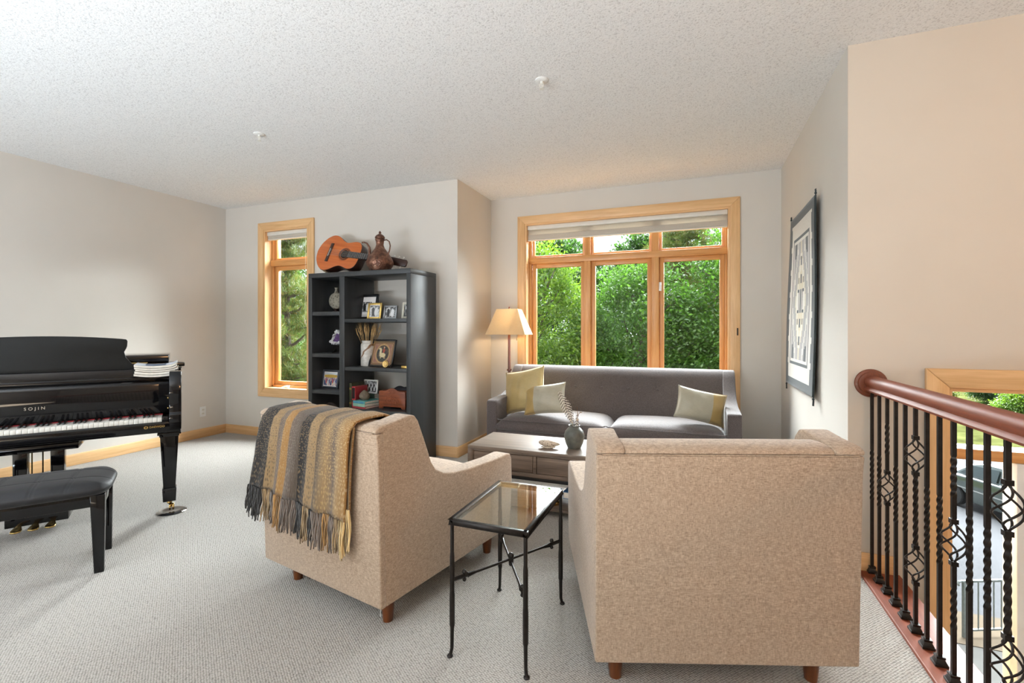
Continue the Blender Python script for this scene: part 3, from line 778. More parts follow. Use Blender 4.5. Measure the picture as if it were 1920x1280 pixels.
zx = .285
for sy in (-1,1):
    b = B()
    p0 = Vector((-fx, -sy*fy, zx)); p1 = Vector((fx, sy*fy, zx)); d = (p1-p0); dn = d.normalized()
    lift = Vector((0,0,.006*sy))
    b.tube([p0+dn*.005+lift, p0+dn*.075+lift], .0085, 4); b.tube([p0+dn*.07+lift, p0+dn*.11+lift, p1-dn*.11+lift, p1-dn*.07+lift], [.010,.0052,.0052,.010], 8); b.tube([p1-dn*.075+lift, p1-dn*.005+lift], .0085, 4)
    for q in (p0+dn*.055, p1-dn*.055):
        b.ball(tuple(q+lift+Vector((0,0,.016))), .0095, 10, 8); b.tube([tuple(q+lift+Vector((0,0,-.014))), tuple(q+lift+Vector((0,0,.014)))], .005, 8); b.ball(tuple(q+lift+Vector((0,0,-.014))), .008, 10, 8)
    b.make('cross_stretcher', M['iron'], st_, smooth=True, angle=50)
b = B(); b.ball((0,0,zx+.020), .013, 12, 8); b.lathe([(.009,-.02),(.011,0),(.009,.02)], (0,0,zx), 10); b.make('centre_boss', M['iron'], st_, smooth=True)

# ------------------------------------------------------------------ coffee table
ct = thing('coffee_table', 'weathered oak coffee table with drawers on a black metal base', 'table', (-.775, 3.0, 0))
cw, cd = .725, .46
b = B(); b.box((-cw,0,.415),(cw,cd,.440)); b.make('top', M['driftwood_top'], ct, bevel=.003)
b = B(); b.box((-cw,.0,.262),(-cw+.045,cd,.415)); b.box((cw-.045,0,.262),(cw,cd,.415)); b.box((-cw+.045,0,.262),(cw-.045,cd,.288)); b.box((-cw+.045,.0,.405),(cw-.045,.03,.415)); b.box((-cw+.045,cd-.02,.288),(cw-.045,cd,.415))
for x in (-.225,.245): b.box((x-.012,0,.288),(x+.012,cd-.02,.405))
b.make('carcass', M['driftwood_x'], ct, bevel=.002)
for x0_, x1_ in ((-cw+.048,-.240),(-.210,.230),(.260,cw-.048)):
    b = B(); b.box((x0_,.004,.291),(x1_,.022,.402)); b.box((x0_+.01,.022,.295),(x1_-.01,cd-.04,.385)); b.make('drawer', M['driftwood_x'], ct, bevel=.002)
b = B()
b.box((-cw+.01,.01,.236),(cw-.01,.035,.262)); b.box((-cw+.01,cd-.035,.236),(cw-.01,cd-.01,.262)); b.box((-cw+.01,.035,.236),(-cw+.035,cd-.035,.262)); b.box((cw-.035,.035,.236),(cw-.01,cd-.035,.262))
b.make('base_frame', M['satin_black'], ct, bevel=.002)
for x in (-cw+.022,cw-.022):
    for y in (.022,cd-.022):
        b = B(); b.box((x-.012,y-.012,0),(x+.012,y+.012,.236)); b.make('leg', M['satin_black'], ct, bevel=.002)
b = B(); b.box((-cw+.01,.012,.048),(cw-.01,cd-.012,.066)); b.make('lower_shelf', M['driftwood_x'], ct, bevel=.002)
# things on the lower shelf
def book(name, label, dims, loc, rotz, cover, cat='book', group=None, pages=None, upright=False, band=None):
    """lying book; spine along +-y side x0; dims (w,d,h)"""
    w, d, h = dims
    t = thing(name, label, cat, loc, rotz, group)
    b = B(); c = .003
    b.box((-w/2,-d/2,0),(w/2,d/2,c)); b.box((-w/2,-d/2,h-c),(w/2,d/2,h)); b.box((-w/2,-d/2,c),(-w/2+c,d/2,h-c))
    b.make('cover', cover, t, bevel=.0015)
    b = B(); b.box((-w/2+c,-d/2+.004,c),(w/2-.005,d/2-.004,h-c)); b.make('pages', pages or M['paper'], t)
    if band:
        b = B(); b.box((-w/2-.0012,-d/2+d*.3,.004),(-w/2,d/2-d*.12,h-.004)); b.make('spine_label', band, t)
    return t
M['bluebook'] = plain('blue_cover', (.05,.14,.30,1), .4, 0, .3, 14)
book('art_book', 'pale grey oversized book on the coffee table lower shelf', (.24,.30,.06), (-.66,3.20,.067), R(5), plain('pale_grey_cover', (.5,.5,.5,1), .5))
book('art_book', 'blue oversized book lying on the pale grey one under the coffee table', (.22,.28,.045), (-.70,3.19,.128), R(-4), M['bluebook'])
b = B(); b.lathe([(.0,0),(.03,.002),(.034,.02),(.026,.034),(.030,.040),(0,.040)], seg=20); tag(b.make('brass_dish', M['brass'], smooth=True), 'small brass dish on the coffee table lower shelf', 'dish').location = (-.885,3.09,.067)

# vase with feathers, seed pod
vz = .441
vs_ = thing('round_vase', 'round grey green pottery vase on the coffee table', 'vase', (-.772, 3.185, vz))
t = MT('grey_green_glaze'); n = t.noise(14, 4); t.col(t.ramp(n, [(.3, srgb(66,68,64)), (.55, srgb(96,98,92)), (.75, srgb(120,116,108))])); t.set(Roughness=.42); M['glaze'] = t.m
b = B(); b.lathe([(0,0),(.044,0),(.047,.006),(.060,.035),(.069,.070),(.070,.090),(.062,.116),(.046,.136),(.036,.143),(.035,.150),(.040,.158),(.036,.158),(.031,.148),(.040,.13),(.05,.1),(0,.05)], seg=32); b.make('body', M['glaze'], vs_, smooth=True, angle=60)
# feathers: quill + banded vane
t = MT('barred_feather'); sp2 = t.node('ShaderNodeSeparateXYZ'); t.l.new(t.co(), sp2.inputs[0])
wv = t.math('SINE', t.math('ADD', t.math('MULTIPLY', sp2.outputs[2], 330), t.math('MULTIPLY', t.math('ABSOLUTE', sp2.outputs[0]), 260)))
t.col(t.ramp(t.math('ADD', t.math('MULTIPLY', wv, .5), t.math('MULTIPLY', t.noise(60,2), .6)), [(.15, srgb(70,58,52)), (.45, srgb(226,220,210))])); t.set(Roughness=.9); M['feather'] = t.m
def feather(label, base, tip, wid, n=26):
    base, tip = Vector(base), Vector(tip); d = tip-base; Lf = d.length
    t = thing('feather', label, 'feather', base, 0, 'barred feathers in the pottery vase')
    zx = d.normalized(); xx = (Vector((1,.25,0)) - zx*zx.dot(Vector((1,.25,0)))).normalized(); yy = zx.cross(xx); t.rotation_euler = Matrix((xx,yy,zx)).transposed().to_euler()
    b = B(); b.tube([(0,0,0),(0.002,0,Lf*.5),(0,0,Lf)], [.0022,.0016,.0004], 6); b.make('quill', plain('quill', (.42,.34,.26,1), .6), t, smooth=True)
    b = B()
    for s in (-1,1):
        for k in range(n):
            z = Lf*(.28+.70*k/n); wv_ = wid*math.sin(PI*min(1,(k+3)/(n+2)))**.6*rnd.uniform(.75,1.08)
            z2 = z+Lf*.05; h = Lf*.7/n*.62
            b._add([(s*.001,0,z-h/2),(s*wv_,rnd.uniform(-.003,.003),z2-h/2),(s*wv_,rnd.uniform(-.003,.003),z2+h/2),(s*.001,0,z+h/2)], [(0,1,2,3)])
    b.make('vane', M['feather'], t, weld=False)
vb = Vector((-.772,3.185,vz))
feather('tallest barred feather leaning out of the pottery vase', vb+Vector((.012,0,.10)), vb+Vector((-.105,-.02,.395)), .030, 30)
feather('mid length barred feather behind the tallest one in the pottery vase', vb+Vector((.0,.012,.10)), vb+Vector((-.055,.01,.33)), .024, 24)
feather('short barred feather upright in the pottery vase', vb+Vector((.015,-.004,.10)), vb+Vector((.022,.0,.245)), .014, 16)
tw = thing('dried_twig', 'thin dried twig with a bud in the pottery vase', 'twig', vb)
b = B(); b.tube([(.012,.006,.10),(.020,.004,.17),(.024,.0,.235),(.020,0,.285)], [.003,.0026,.002,.0012], 6); b.tube([(.023,0,.22),(.034,.0,.24),(.044,0,.248)], [.0018,.0014,.001], 6); b.make('stem', plain('twig_brown', (.16,.08,.05,1), .8), tw, smooth=True)
b = B(); b.ball((.046,0,.250), (.007,.007,.006), 10, 8); b.ball((.021,.003,.195), (.009,.008,.010), 10, 8); b.make('bud', plain('bud_tan', (.48,.38,.30,1), .9), tw, smooth=True)
sp_ = thing('seashell', 'pale spotted seashell lying on the coffee table', 'shell', (-.935, 3.13, vz))
t = MT('speckled_shell'); v = t.voro(95, rand=.8); t.col(t.ramp(v, [(.22, srgb(128,108,92)), (.45, srgb(206,192,174))])); t.set(Roughness=.55); t.bump(v, .5, .003); M['shell'] = t.m
b = B()
def shf(u, v):
    a = 2*PI*v; x = -.075+.15*u; r = .036*(math.sin(PI*min(1,u*.93+.05))**.75)*(1-.25*u)
    return (x, r*1.15*math.cos(a), .031+r*.85*math.sin(a)-.004*(u-.5))
b.grid(shf, 24, 20); b.make('spiral_body', M['shell'], sp_, smooth=True, angle=80)
b = B(); b.tube([(-.05,-.022,.008),(0,-.03,.006),(.05,-.016,.012)], [.004,.007,.003], 8); b.make('aperture_lip', M['shell'], sp_, smooth=True)

# ------------------------------------------------------------------ sofa
sf = thing('sofa', 'charcoal grey tweed sofa with buttoned back under the window', 'sofa', (-.73, 4.0, 0))
hw, aw = 1.075, .105
ARM = [(0,.12),(0,.585),(.012,.602),(.05,.606),(.36,.618),(.50,.655),(.58,.72),(.66,.82),(.70,.868),(.74,.885),(.80,.885),(.85,.86),(.87,.60),(.86,.12)]
for s in (-1,1):
    b = B(); b.prism(ARM, 'x', s*(hw-aw), s*hw); b.make('arm', M['tweed'], sf, bevel=.014, seg=3)
W = hw-aw+.003
b = B()
pf = [(.42,.13),(.50,.40),(.585,.62),(.655,.80),(.70,.865),(.745,.885),(.80,.884),(.845,.862),(.86,.80),(.86,.13)]
nb = 60
def smooth_path(p, k=6):
    out = []
    for i in range(len(p)-1):
        p0, p1, p2, p3 = p[max(i-1,0)], p[i], p[i+1], p[min(i+2,len(p)-1)]
        for j in range(k):
            t_ = j/k
            out.append(tuple(.5*((2*b_)+(c_-a_)*t_+(2*a_-5*b_+4*c_-d_)*t_*t_+(3*b_-a_-3*c_+d_)*t_**3) for a_, b_, c_, d_ in zip(p0,p1,p2,p3)))
    return out + [p[-1]]
pf = smooth_path([(.42,.13),(.50,.40),(.575,.62),(.640,.77),(.680,.84),(.725,.878),(.775,.888),(.825,.872),(.855,.82),(.86,.60),(.86,.13)])
bx = (-.378,-.114,.144,.410)
def backf(u, v):
    x = -W+2*W*u; n = len(pf)-1; q = min(v*n, n-1e-6); i = int(q); f = q-i
    y = pf[i][0]*(1-f)+pf[i+1][0]*f; z = pf[i][1]*(1-f)+pf[i+1][1]*f
    for c in bx:
        d2 = (x-c)**2+(z-.69)**2
        if q < len(pf)*.5 and y < .66: y += .022*math.exp(-d2/.0035)
    return (x, y, z)
b.grid(backf, 120, 60); b.make('back', M['tweed'], sf, smooth=True, angle=50)
for c in bx:
    b = B(); b.lathe([(.014,0),(.013,.006),(.006,.009),(0,.0095)], seg=14, m=Matrix.Rotation(R(90),4,'X')); o = b.make('button', M['tweed'], sf, smooth=True); o.location = (c,.628,.69)
b = B(); b.box((-W,.015,.12),(W,.80,.335)); b.make('front_rail', M['tweed'], sf, bevel=.012, seg=3)
for x0_, x1_ in ((-W,.03),(.03,W)):
    b = B(); cushion(b, x1_-x0_-.004, .62, .335, .452, .030, 30, 16); o = b.make('seat_cushion', M['tweed'], sf, smooth=True, angle=60); o.location = ((x0_+x1_)/2,.305,0)
    b = B(); hw_, hd = (x1_-x0_)/2-.004, .312
    b.tube([(-hw_,-hd+.02,.437),(-hw_+.02,-hd,.433),(hw_-.02,-hd,.433),(hw_,-hd+.02,.437)], .0055, 6); b.make('piping', M['tweed'], o, smooth=True)
for x in (-hw+.10,hw-.10):
    for y in (.08,.78):
        b = B(); b.lathe([(.018,0),(.028,.12)], (0,0,0), 14); o = b.make('leg', M['walnut_z'], sf, smooth=True); o.location = (x,y,0)

# throw pillows
def pillow(label, loc, rot, W, Hh, T, mat, group='gold throw pillows on the sofa'):
    t = thing('throw_pillow', label, 'pillow', loc, rot, group)
    b = B(); n = 26
    for sg in (1,-1):
        def f(u, v):
            x = 2*u-1; y = 2*v-1
            k = .075
            px = W/2*x*(1-k*(1-y*y)); py = Hh/2*y*(1-k*(1-x*x))
            th = T/2*max(0,(1-x*x)*(1-y*y))**.42
            th += .006*math.sin(9*x+3*y)*math.sin(5*y-4*x)*(1-x*x)*(1-y*y)
            return (px, -sg*th, py)
        b.grid(f, n, n)
    b.make('cover', mat, t, smooth=True, angle=120)
    b = B(); pts = []
    for k in range(4*12+1):
        q = k/12.0
        e = int(q) % 4; f_ = q-int(q); s_ = -1+2*f_
        x, y = ((s_,-1),(1,s_),(-s_,1),(-1,-s_))[e]
        pts.append((W/2*x*(1-.075*(1-y*y)), 0, Hh/2*y*(1-.075*(1-x*x))))
    b.tube(pts, .0035, 5, cap=False); b.make('seam', mat, t, smooth=True)
    return t
def satin(name, stops, axis_w):
    t = MT(name); s_ = t.node('ShaderNodeSeparateXYZ'); t.l.new(t.co(), s_.inputs[0])
    f = t.math('ADD', t.math('DIVIDE', s_.outputs[0], axis_w), .5)
    fine = t.noise(1, 2, t.mapped((40,40,900)))
    c = t.ramp(f, stops, 'CONSTANT' if len(stops) > 2 else 'LINEAR')
    t.col(t.mix(.25, c, t.ramp(fine, [(.35,(.5,.5,.5,1)),(.65,(1,1,1,1))]), 'MULTIPLY')); t.set(Roughness=.38, Sheen_Weight=.4); t.bump(t.noise(7,3), .35, .02); return t.m
gA, gB, sv = srgb(178,150,92), srgb(196,176,124), srgb(176,170,150)
pillow('large square gold satin pillow against the sofa arm by the lamp', (-1.525,4.27,.674), (R(-16),R(-12),R(-16)), .47, .42, .17, satin('gold_satin', [(0,gA),(1,gB)], .45))
pillow('oblong gold and pale green pillow leaning on the large square one', (-1.285,4.155,.620), (R(-20),R(-8),R(-4)), .41, .28, .14, satin('gold_band_satin', [(0,gA),(.27,sv),(1.0,sv)], .40))
pillow('oblong pale green and gold pillow against the sofa arm by the armchairs', (.050,4.245,.620), (R(-18),R(12),R(12)), .40, .27, .15, satin('silver_band_satin', [(0,sv),(.70,gA),(1.0,gA)], .40))

# ------------------------------------------------------------------ floor lamp
lm = thing('floor_lamp', 'floor lamp with rectangular cream shade behind the sofa arm', 'lamp', (-1.868, 4.740, 0))
b = B(); b.frustum((-.02,0),(.075,.075),0,(-.02,0),(.075,.075),.016); b.frustum((0,0),(.050,.050),.016,(0,0),(.030,.030),.034); b.make('base', M['cherry_disc'], lm, bevel=.003)
b = B(); b.frustum((0,0),(.0125,.0125),.03,(0,0),(.0115,.0115),1.27); b.make('pole', M['cherry_disc'], lm, bevel=.002)
b = B(); b.box((-.020,-.020,.815),(.020,.020,.835)); b.make('collar', M['cherry_disc'], lm, bevel=.002)
t = MT('lamp_shade_linen'); n = t.noise(1, 2, t.mapped((300,300,40)))
t.n.remove(t.p)
d_ = t.node('ShaderNodeBsdfDiffuse'); tl = t.node('ShaderNodeBsdfTranslucent'); mx = t.node('ShaderNodeMixShader'); mx.inputs[0].default_value = .5
c = t.ramp(n, [(.3, (.74,.62,.42,1)), (.7, (.80,.69,.50,1))]); t.l.new(c, d_.inputs[0]); t.l.new(c, tl.inputs[0]); t.l.new(d_.outputs[0], mx.inputs[1]); t.l.new(tl.outputs[0], mx.inputs[2]); t.l.new(mx.outputs[0], t.out.inputs[0])
M['lampshade'] = t.m
zb_, zt_ = 1.208, 1.482
bw, bd, tw_, td = .222, .150, .118, .080
b = B()
c0 = [(-bw,-bd,zb_),(bw,-bd,zb_),(bw,bd,zb_),(-bw,bd,zb_)]; c1 = [(-tw_,-td,zt_),(tw_,-td,zt_),(tw_,td,zt_),(-tw_,td,zt_)]
b._add(c0+c1, [(0,1,5,4),(1,2,6,5),(2,3,7,6),(3,0,4,7)])
o = b.make('lamp_shade', M['lampshade'], lm); o.rotation_euler = (0,0,R(3)); sm = o.modifiers.new('s','SOLIDIFY'); sm.thickness = .002
o['label'] = 'cream linen shade'
b = B(); b.tube([(-tw_,0,zt_-.01),(tw_,0,zt_-.01)], .002, 6); b.tube([(0,-td,zt_-.01),(0,td,zt_-.01)], .002, 6); b.tube([(0,0,1.27),(0,0,zt_+.004)], .004, 8); b.make('shade_carrier', M['brass'], lm, smooth=True)
b = B(); b.lathe([(.004,0),(.009,.006),(.006,.014),(.010,.022),(0,.030)], (0,0,zt_), 12); b.make('finial', M['cherry_disc'], lm, smooth=True)
b = B(); b.tube([(.10,-.03,1.27),(.10,-.032,1.17)], .0012, 5); b.lathe([(.002,0),(.005,-.008),(.004,-.026),(0,-.028)], (.10,-.032,1.17), 8); b.make('pull_chain', M['brass'], lm, smooth=True)
b = B(); b.ball((0,0,1.345), (.028,.028,.036), 14, 10)
t = MT('lamp_bulb'); t.set(Emission_Color=(1,.72,.42,1), Emission_Strength=14.0); t.col((.9,.85,.8,1)); b.make('light_bulb', t.m, lm, smooth=True)

# ------------------------------------------------------------------ bookcase
BX0, BX1, BY0, BY1, BZ = -3.553, -2.370, 3.602, 4.050, 1.812
bc = thing('bookcase', 'tall black open backed bookcase against the wall', 'bookcase', ((BX0+BX1)/2, BY0, 0))
ox, oy = (BX0+BX1)/2, BY0
T = Matrix.Translation((-ox,-oy,0))
def bpart(nm, a, c):
    b = B(); b.box(a, c, T); return b.make(nm, M['shelf'], bc, bevel=.003)
bpart('side_panel', (BX0,BY0,0), (BX0+.045,BY1,BZ-.045)); bpart('side_panel', (BX1-.045,BY0,0), (BX1,BY1,BZ-.045))
bpart('divider', (-3.171,BY0,.07), (-3.110,BY1,BZ-.045))
bpart('top_board', (BX0,BY0,BZ-.045), (BX1,BY1,BZ))
bpart('base_board', (BX0+.045,BY0+.01,.0), (BX1-.045,BY1,.07))
LS, RS = (1.435, 1.028, .673, .34), (1.362, .905, .512)
for z in LS: bpart('shelf', (BX0+.045,BY0+.004,z-.038), (-3.171,BY1-.01,z))
for z in RS: bpart('shelf', (-3.110,BY0+.004,z-.034), (BX1-.045,BY1-.01,z))
b = B(); b.box((-3.171,BY1-.004,.07),(-3.11,BY1,1.7),T); b.make('back_rail', M['shelf'], bc)

# guitar on top
gt = thing('acoustic_guitar', 'acoustic guitar lying on its side on top of the bookcase', 'guitar', (-3.500, 3.885, 2.040), (R(-20), R(9.0), R(0))); gt.scale = (1.10,1.10,1.10)
M['spruce'] = wood('cedar_top', srgb(176,84,30), srgb(206,112,48), 'x', .3, coat=.4)
M['rosewood'] = wood('rosewood', srgb(34,18,14), srgb(66,36,26), 'x', .3, coat=.3)
def gprof(x):
    # half width along body length x in [0,.49]
    pts = [(0,0),(.008,.055),(.025,.095),(.06,.145),(.11,.180),(.15,.186),(.20,.172),(.25,.138),(.29,.121),(.32,.120),(.36,.131),(.40,.141),(.44,.136),(.47,.112),(.485,.075),(.49,.0)]
    for (a, p), (c, q) in zip(pts, pts[1:]):
        if a <= x <= c:
            f = (x-a)/(c-a); f = f; return p+(q-p)*f
    return 0
N = 60
xs = [.49*(.5-.5*math.cos(PI*i/N)) for i in range(N+1)]
hp = [gprof(x) for x in xs]
for _ in range(2): hp = [hp[0]] + [(hp[i-1]+2*hp[i]+hp[i+1])/4 for i in range(1,N)] + [hp[-1]]
poly = [(x-.15, h_) for x, h_ in zip(xs, hp)] + [(x-.15, -h_) for x, h_ in list(zip(xs, hp))[-2:0:-1]]
b = B(); b.prism(poly, 'y', -.040, .055); b.make('body', M['rosewood'], gt, bevel=.004)
b = B(); b.prism([(x*.995, z*.985) for x, z in poly], 'y', -.0425, -.0395); sbd = b.make('soundboard', M['spruce'], gt, bevel=.001)
b = B(); b.lathe([(.0,0),(.043,0),(.043,.0015),(0,.0015)], seg=32, m=Matrix.Translation((.17,-.0425,0)) @ Matrix.Rotation(R(90),4,'X')); b.make('sound_hole', plain('hole_dark', (.012,.007,.005,1), .8), sbd)
b = B(); pts = [(.17+.052*math.cos(2*PI*k/40), -.0432, .052*math.sin(2*PI*k/40)) for k in range(41)]; b.tube(pts, .0045, 6, cap=False); pts = [(.17+.062*math.cos(2*PI*k/40), -.0430, .062*math.sin(2*PI*k/40)) for k in range(41)]; b.tube(pts, .002, 6, cap=False); b.make('rosette', M['rosewood'], sbd, smooth=True)
b = B(); b.box((-.022,-.050,-.095),(.010,-.0425,.095)); b.make('bridge', M['rosewood'], gt, bevel=.002)
b = B(); b.box((-.008,-.053,-.04),(-.004,-.05,.04)); b.make('saddle', M['ivory'], gt)
b = B(); b.prism([(.335,.030),(.64,.026),(.64,-.026),(.335,-.030)], 'y', -.040, -.012); b.make('neck', M['rosewood'], gt, bevel=.006)
b = B(); b.prism([(.205,.031),(.64,.026),(.64,-.026),(.205,-.031)], 'y', -.051, -.0425); fbd = b.make('fretboard', M['ebony'], gt, bevel=.001)
b = B()
x_ = .64; sc = .645
for k in range(1,19):
    xf = .640 - (sc - sc/2**(k/12.0)); hwz = .026+(.64-xf)*.0115
    b.box((xf-.0012,-.0525,-hwz),(xf+.0012,-.0505,hwz))
b.make('fret', M['steel'], fbd)
b = B()
for k in range(6): b.tube([(-.006,-.054,-.028+.0112*k),(.64,-.0535,-.020+.008*k)], .0007, 4)
b.make('string', M['steel'], gt)
b = B(); b.box((.640,-.054,-.026),(.646,-.042,.026)); b.make('nut', M['ivory'], gt)
HT = Matrix.Translation((.645,-.040,0)) @ Matrix.Rotation(R(9),4,'Z')
b = B(); b.prism([(0,.026),(.03,.036),(.18,.033),(.19,.02),(.19,-.02),(.18,-.033),(.03,-.036),(0,-.026)], 'y', 0, .018, HT)
b.make('headstock', M['rosewood'], gt, bevel=.003)
for s in (-1,1):
    for k in range(3):
        b = B(); xx = .05+.045*k
        b.tube([(xx,.008,s*.033),(xx,.008,s*.048)], .003, 6, HT); b.ball((xx,.008,s*.052), (.009,.005,.007), 10, 6, HT); b.make('tuning_peg', M['ivory'], gt, smooth=True)

# ewer
ew = thing('copper_ewer', 'hammered copper ewer with long curved spout on the bookcase', 'pitcher', (-2.775, 3.70, BZ))
t = MT('hammered_copper'); v = t.voro(85); n = t.noise(26, 4); t.col(t.ramp(n, [(.3, (.085,.05,.04,1)), (.55, (.22,.105,.07,1)), (.75, (.36,.22,.15,1))])); t.set(Roughness=.38, Metallic=.85); t.bump(v, .55, .006); M['copper'] = t.m
b = B(); b.lathe([(0,0),(.088,0),(.092,.006),(.118,.050),(.127,.075),(.122,.100),(.098,.145),(.070,.185),(.044,.220),(.034,.250),(.038,.285),(.046,.300),(.042,.306),(.040,.312)], seg=36); b.make('body', M['copper'], ew, smooth=True, angle=60)
b = B(); b.lathe([(.046,.312),(.047,.322),(.034,.340),(.016,.352),(.008,.358),(.013,.366),(.006,.378),(0,.384)], seg=24); b.make('lid', M['copper'], ew, smooth=True, angle=60)
b = B(); b.tube([(-.105,0,.085),(-.125,0,.13),(-.118,0,.19),(-.122,0,.235),(-.150,0,.275),(-.185,0,.288),(-.205,0,.286)], [.022,.017,.013,.0105,.0085,.0075,.0095], 12); b.make('spout', M['copper'], ew, smooth=True)
b = B(); b.tube([(.040,0,.290),(.075,0,.294),(.105,0,.275),(.116,0,.235),(.108,0,.19),(.092,0,.155),(.095,0,.135)], [.0055,.006,.006,.006,.006,.006,.005], 10); b.make('handle', M['copper'], ew, smooth=True)

# ---- left column of the bookcase
def at(x, y, z): return (x, y, z)
t = MT('carved_gourd'); v = t.voro(38); t.col(t.ramp(v, [(.1, srgb(92,84,72)), (.5, srgb(150,142,126))])); t.set(Roughness=.8); t.bump(v, .8, .01); M['gourd'] = t.m
gd = thing('stone_canteen', 'round carved grey canteen with neck on upper bookcase shelf', 'canteen', (-3.40, 3.82, LS[0]))
b = B(); b.ball((0,0,.118), (.088,.045,.086), 22, 14); b.make('body', M['gourd'], gd, smooth=True)
b = B(); b.lathe([(.022,.195),(.014,.215),(.012,.235),(.018,.252),(0,.254)], seg=14); b.make('neck', M['gourd'], gd, smooth=True)
b = B(); b.lathe([(.045,0),(.045,.008),(.018,.016),(.024,.036),(0,.036)], seg=18); b.make('stand', M['rosewood'], gd, smooth=True)
hn = thing('brass_horn', 'curved brass horn beside the round canteen', 'ornament', (-3.275, 3.80, LS[0]))
b = B(); b.tube([(.02,0,.115),(.004,0,.085),(.0,0,.05),(.006,0,.02),(.02,0,.012)], [.005,.008,.010,.010,.014], 10); b.lathe([(.026,0),(.026,.004),(.012,.012),(0,.014)], (.012,0,0), 16); b.make('horn_body', M['brass'], hn, smooth=True)
# amethyst on stand
am = thing('amethyst_geode', 'white and purple amethyst geode on a wire easel', 'geode', (-3.36, 3.80, LS[1]))
t = MT('white_crystal'); v = t.voro(60, feature='F1'); t.col(t.ramp(v, [(.1,(.50,.48,.50,1)),(.5,(.82,.81,.82,1))])); t.set(Roughness=.35); t.bump(v, 1, .012); M['crystal'] = t.m
t = MT('purple_crystal'); v = t.voro(90); t.col(t.ramp(v, [(.1,(.03,.012,.06,1)),(.5,(.16,.08,.24,1))])); t.set(Roughness=.2); t.bump(v, 1, .01); M['amethyst'] = t.m
rim = [(-.115,.085),(-.085,.125),(-.04,.195),(-.012,.245),(.02,.225),(.05,.215),(.10,.245),(.145,.20),(.155,.14),(.11,.098),(.05,.088),(-.03,.078)]
b = B(); n = len(rim)
cx, cz = .03, .15
def ring(s_, y, jit=0): return [((x-cx)*s_+cx+rnd.uniform(-jit,jit), y+rnd.uniform(-jit,jit), (z-cz)*s_+cz+rnd.uniform(-jit,jit)) for x, z in rim]
rs = [ring(.55,.05,.004), ring(.98,.02,.004), ring(1.0,-.02,.003), ring(.80,-.035,.005), ring(.56,-.022,.004)]
b._add([p for r_ in rs for p in r_], [(k*n+i, k*n+(i+1)%n, (k+1)*n+(i+1)%n, (k+1)*n+i) for k in range(4) for i in range(n)] + [tuple(range(n))])
o = b.make('crystal_rim', M['crystal'], am, sub=4)
tx_ = bpy.data.textures.new('crystal_noise', 'CLOUDS'); tx_.noise_scale = .03
dm = o.modifiers.new('rough','DISPLACE'); dm.texture = tx_; dm.strength = .045; dm.mid_level = .5
b = B(); q = [((x-cx)*.58+cx, -.018, (z-cz)*.58+cz) for x, z in rim]; b._add(q, [tuple(range(n))]); q2 = [((x-cx)*.4+cx, .01, (z-cz)*.4+cz) for x, z in rim]; b._add(q+q2, [(i,(i+1)%n,(i+1)%n+n,i+n) for i in range(n)]); b.make('amethyst_core', M['amethyst'], am, weld=False)
b = B()
for s in (-1,1):
    pts = [(.03+s*(.012+.035*(1-math.cos(3.6*k/14))*.55), -.035+.003*k, .088-.0062*k) for k in range(15)]
    b.tube([(.03+s*.045*math.cos(k*.5)*(.35+.05*k), -.02, .045+.035*math.sin(k*.5)*(.5+.04*k)) for k in range(12)], .0028, 6)
    b.tube([(.03+s*.06,-.05,.0),(.03+s*.03,-.03,.05),(.03+s*.035,-.045,.092)], .0028, 6)
b.tube([(.03,.05,0),(.03,.0,.09),(.03,-.045,.088)], .0028, 6); b.tube([(-.03,-.05,.002),(.09,-.05,.002)], .0028, 6)
b.make('wire_easel', M['iron'], am, smooth=True)
# framed pictures
def photo_mat(name, cols, s=40, seed=0, figs=()):
    t = MT(name); mv = t.mapped((1,1,.7)); mv2 = t.node('ShaderNodeVectorMath', operation='ADD'); t.l.new(mv, mv2.inputs[0]); mv2.inputs[1].default_value = (seed*1.7, seed*.9, seed*2.3)
    n = t.noise(s, 5, mv2.outputs[0], .62); c = t.ramp(n, cols)
    if figs:
        sp = t.node('ShaderNodeSeparateXYZ'); t.l.new(t.co(), sp.inputs[0]); w_ = t.math('MULTIPLY', t.math('SUBTRACT', t.noise(90,2), .5), .012)
        for (fx_, fz_, rx_, rz_, v_) in figs:
            q1 = t.math('POWER', t.math('DIVIDE', t.math('ADD', t.math('SUBTRACT', sp.outputs[0], fx_), w_), rx_), 2.0); q2 = t.math('POWER', t.math('DIVIDE', t.math('SUBTRACT', sp.outputs[2], fz_), rz_), 2.0)
            m_ = t.math('LESS_THAN', t.math('ADD', q1, q2), 1.0)
            cc = (v_,v_,v_,1) if not isinstance(v_, tuple) else v_
            c = t.mix(m_, c, cc)
    t.col(c); t.set(Roughness=.25); return t.m
def duo(z0, h, dx, a=.02, b_=.70):
    """two standing figures: dark suit and pale dress"""
    return [(-dx, z0+h*.42, h*.15, h*.42, a), (dx, z0+h*.38, h*.19, h*.40, b_), (-dx, z0+h*.90, h*.065, h*.085, .5), (dx*.8, z0+h*.84, h*.06, h*.08, .48), (dx*.8, z0+h*.90, h*.065, h*.05, .06)]
def crowd(W_, z0, h, n_, rows=2):
    out = []
    for r_ in range(rows):
        for k_ in range(n_):
            x_ = -W_/2+W_*(k_+.5+(r_ % 2)*.3)/n_; zc = z0+h*(.62-.36*r_)
            out += [(x_, zc, W_/n_*.42, h*.26, .03 if (k_+r_) % 2 else .55), (x_, zc+h*.26, W_/n_*.22, h*.085, .42)]
    return out
bw_ = [(.30,(.02,.02,.02,1)),(.46,(.10,.10,.10,1)),(.54,(.38,.38,.37,1)),(.68,(.72,.71,.70,1))]
